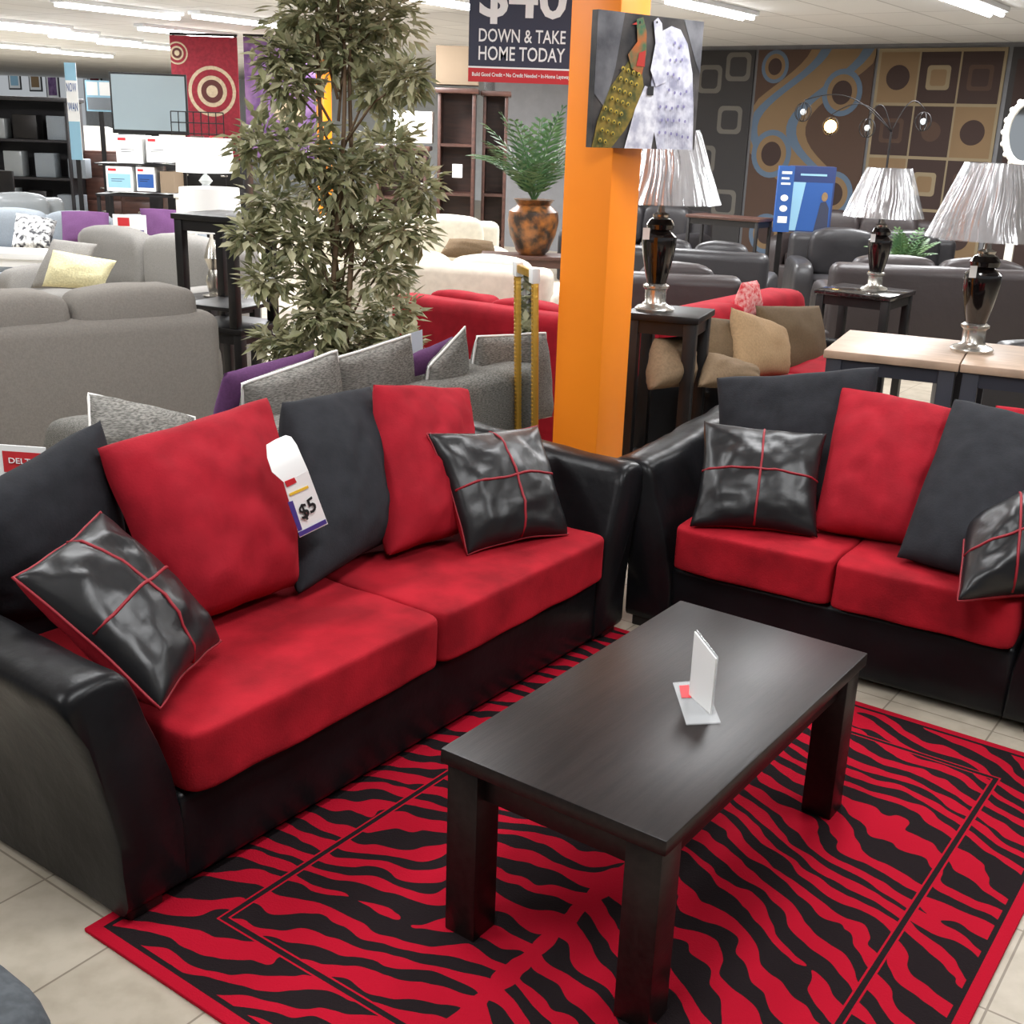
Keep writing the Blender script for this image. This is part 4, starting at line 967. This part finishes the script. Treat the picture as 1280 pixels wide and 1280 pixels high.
bm = nb(); box(bm, (0, 0, .155), (.42, .3, .30), .004); o = obj('carton', bm, 'offwhite'); o.location = (p1.x, 12.3, p1.z + .008); tag(o, 'pale carton standing on the low dark bookcase', 'box')
p2 = atY(572, 108, 12.4)
bm = nb(); box(bm, (0, 0, .19), (.42, .3, .36), .004); o = obj('carton', bm, 'cardboard'); o.location = (p2.x, 12.4, p2.z); tag(o, 'brown cardboard carton on top of the dark cherry bookcase', 'box')
tk_ = atY(571, 214, 12.1)
bm = nb(); box(bm, (0, 0, 0), (.1, .004, .13)); o = obj('price_ticket', bm, 'white'); o.location = (tk_.x, 12.19, tk_.z); tag(o, 'small white ticket hanging on the dark cherry bookcase', 'price ticket')
a, b_ = atY(-40, 122, 14.4), atY(84, 122, 14.4)
dcx = (a.x + b_.x)/2
bookcase('large dark display cabinet at the left picture edge', dcx, 14.6, .0, (b_.x - a.x), .5, 1.84, 4, 'darkleather2', None, 'display_cabinet')
# goods on the display cabinet
g10 = 'goods in the dark display cabinet'
rg = random.Random(9)
for k in range(4):
    for j in range(3):
        hgt = .2 + .1*rg.random(); wd_ = .2 + .1*rg.random()
        bm = nb(); box(bm, (0, 0, hgt/2), (wd_, .2, hgt), .01); m_ = rg.choice(['bluegrey', 'wrapped', 'darkmetal', 'darkmetal'])
        o = obj('storage_box', bm, m_); o.location = (dcx + .55 - j*.38 + .08*k*(.5 - k % 2), 14.5, .075 + k*(1.72/4)); o['label'] = '%s box on shelf %s of the dark display cabinet, %s' % ({'bluegrey': 'blue grey', 'wrapped': 'glossy grey', 'darkmetal': 'dark'}[m_], ('one', 'two', 'three', 'four')[k], ('right', 'middle', 'left')[j]); o['category'] = 'box'; o['group'] = g10
# dark dining chairs at the far left
def chair(label, x, y, rot):
    t = thing('dining_chair', label, 'chair', (x, y, 0), rot, 'dark dining chairs at the left')
    bm = nb(); box(bm, (0, 0, .46), (.42, .42, .05), .012); obj('seat', bm, 'blackwood', t)
    bm = nb(); box(bm, (0, .19, .80), (.38, .03, .5), .01); obj('backrest', bm, 'blackwood', t)
    for sx in (-1, 1):
        for sy in (-1, 1):
            bm = nb(); box(bm, (sx*.18, sy*.18, .22 if sy < 0 else .3), (.04, .04, .44 if sy < 0 else .6)); obj('leg', bm, 'blackwood', t)
chair('black wooden dining chair nearest the left picture edge', -6.35, 13.6, .2)
chair('black wooden dining chair second from the left picture edge', -5.85, 13.1, -.3)
# upright mattresses and dressers further back
for k, (px_, Y_, lb) in enumerate(((112, 17.7, 'upright pale mattress left of the boxed goods'), (228, 17.2, 'upright pale mattress right of the boxed goods'))):
    p = atY(px_, 200, Y_)
    bm = nb(); cush(bm, (0, 0, .75), (.9, .22, 1.5), n=9, puff=.02, cuts=7); o = obj('mattress', bm, 'offwhite', smooth=180); o.location = (p.x, p.y, 0); tag(o, lb, 'mattress')
def dresser(label, px_, Y_, w, h, m):
    p = atY(px_, 200, Y_); t = thing('dresser', label, 'dresser', (p.x, p.y, 0), 0, 'dressers in the left background')
    bm = nb(); box(bm, (0, 0, h/2), (w, .45, h), .01); obj('body', bm, m, t)
    for k in range(4):
        for s in (-1, 1):
            bm = nb(); box(bm, (s*w/4, -.232, .12 + (h - .14)*(k + .5)/4), (w/2 - .04, .02, (h - .14)/4 - .03), .004); dr = obj('drawer', bm, m, t)
            bm = nb(); box(bm, (s*w/4, -.25, .12 + (h - .14)*(k + .5)/4), (.08, .02, .02), .004); obj('knob', bm, 'silver', dr)
dresser('dark cherry dresser behind the boxed goods rack', 158, 15.0, .9, 1.25, 'darkwood')
dresser('black dresser behind the wire rack', 262, 14.0, .9, 1.2, 'blackwood')
# white bench at left between grey sofas
wb = atY(20, 318, 9.2)
table('bench', 'white low bench at the left edge beside the light grey sofa', wb.x - .1, 9.35, 0, .8, .4, .62, 'white', 'white', .06, .05)

# ------------------------------------------------------------------ arc lamp with cage shades
ap = atY(1098, 290, 11.9)
t = thing('floor_lamp', 'multi arm floor lamp with hanging wire cage shades before the wall rugs', 'lamp', (ap.x, ap.y, 0))
bm = nb(); capped(bm, [(.16, 0), (.16, .02), (.02, .035)]); obj('base', bm, 'darkmetal', t)
top = atY(1096, 130, 11.9).z
bm = nb(); cyl(bm, (0, 0, .03), (0, 0, top - .25), .011, seg=8); obj('pole', bm, 'darkmetal', t)
for i, (px, py) in enumerate(((1004, 140), (1038, 158), (1084, 160), (1154, 152))):
    e = atY(px, py, 11.9) - Vector((ap.x, ap.y, 0)); r_ = .08
    bm = nb(); tube(bm, [(e.x*u, 0, (top - .25)*(1-u) + (e.z + r_ + .03)*u + .17*math.sin(PI*u)) for u in [k/12 for k in range(13)]], .005, 6); am = obj('arm', bm, 'darkmetal', t, smooth=180)
    bm = nb()
    for k in range(8):
        a = k*PI/4
        tube(bm, [(e.x + r_*math.sin(ph)*math.cos(a), r_*math.sin(ph)*math.sin(a), e.z + r_*1.1*math.cos(ph)) for ph in [PI*j/8 for j in range(9)]], .004, 4)
    obj('cage_shade', bm, 'darkmetal', am, smooth=180)
    bm = nb(); bmesh.ops.create_uvsphere(bm, u_segments=12, v_segments=8, radius=.06 if i == 1 else .03, matrix=Matrix.Translation((e.x, 0, e.z))); obj('bulb', bm, 'bulb' if i == 1 else 'crystal', am, smooth=180)
# ornate mirror at right
om = atY(1284, 166, 12.2)
t = thing('standing_mirror', 'ornate cream framed round mirror at the right picture edge', 'mirror', (om.x, om.y, om.z), ROT)
bm = nb(); tube(bm, [(math.cos(a)*.2, 0, math.sin(a)*.3) for a in [2*PI*k/36 for k in range(36)]], .035, 8, True)
for k in range(18):
    a = 2*PI*k/18; bmesh.ops.create_uvsphere(bm, u_segments=8, v_segments=6, radius=.03, matrix=Matrix.Translation((math.cos(a)*.225, 0, math.sin(a)*.33)))
obj('frame', bm, 'offwhite', t, smooth=180)
bm = nb(); bm.faces.new([bm.verts.new((x, 0, z)) for x, z in ell(0, 0, .19, .29)]); obj('glass', bm, 'mirror', t, smooth=0)
bm = nb(); box(bm, (0, .05, -om.z/2), (.08, .04, om.z)); box(bm, (0, .05, -om.z + .02), (.5, .4, .04)); obj('stand', bm, 'offwhite', t)

# ------------------------------------------------------------------ camera, world
cam = bpy.data.cameras.new('camera'); cam.sensor_width = 36; cam.lens = FPX/1280*36; cam.clip_end = 200
co = bpy.data.objects.new('camera', cam); COL.objects.link(co)
co.matrix_world = Matrix.Translation(CAM) @ Matrix.Rotation(PI/2 - PITCH, 4, 'X') @ Matrix.Rotation(ROLL, 4, 'Z')
SC.camera = co
w = bpy.data.worlds.new('world'); SC.world = w; w.use_nodes = True
w.node_tree.nodes['Background'].inputs[0].default_value = (.9, .95, 1, 1); w.node_tree.nodes['Background'].inputs[1].default_value = .42
try:
    SC.view_settings.view_transform = 'Standard'; SC.view_settings.look = 'None'
except Exception: pass
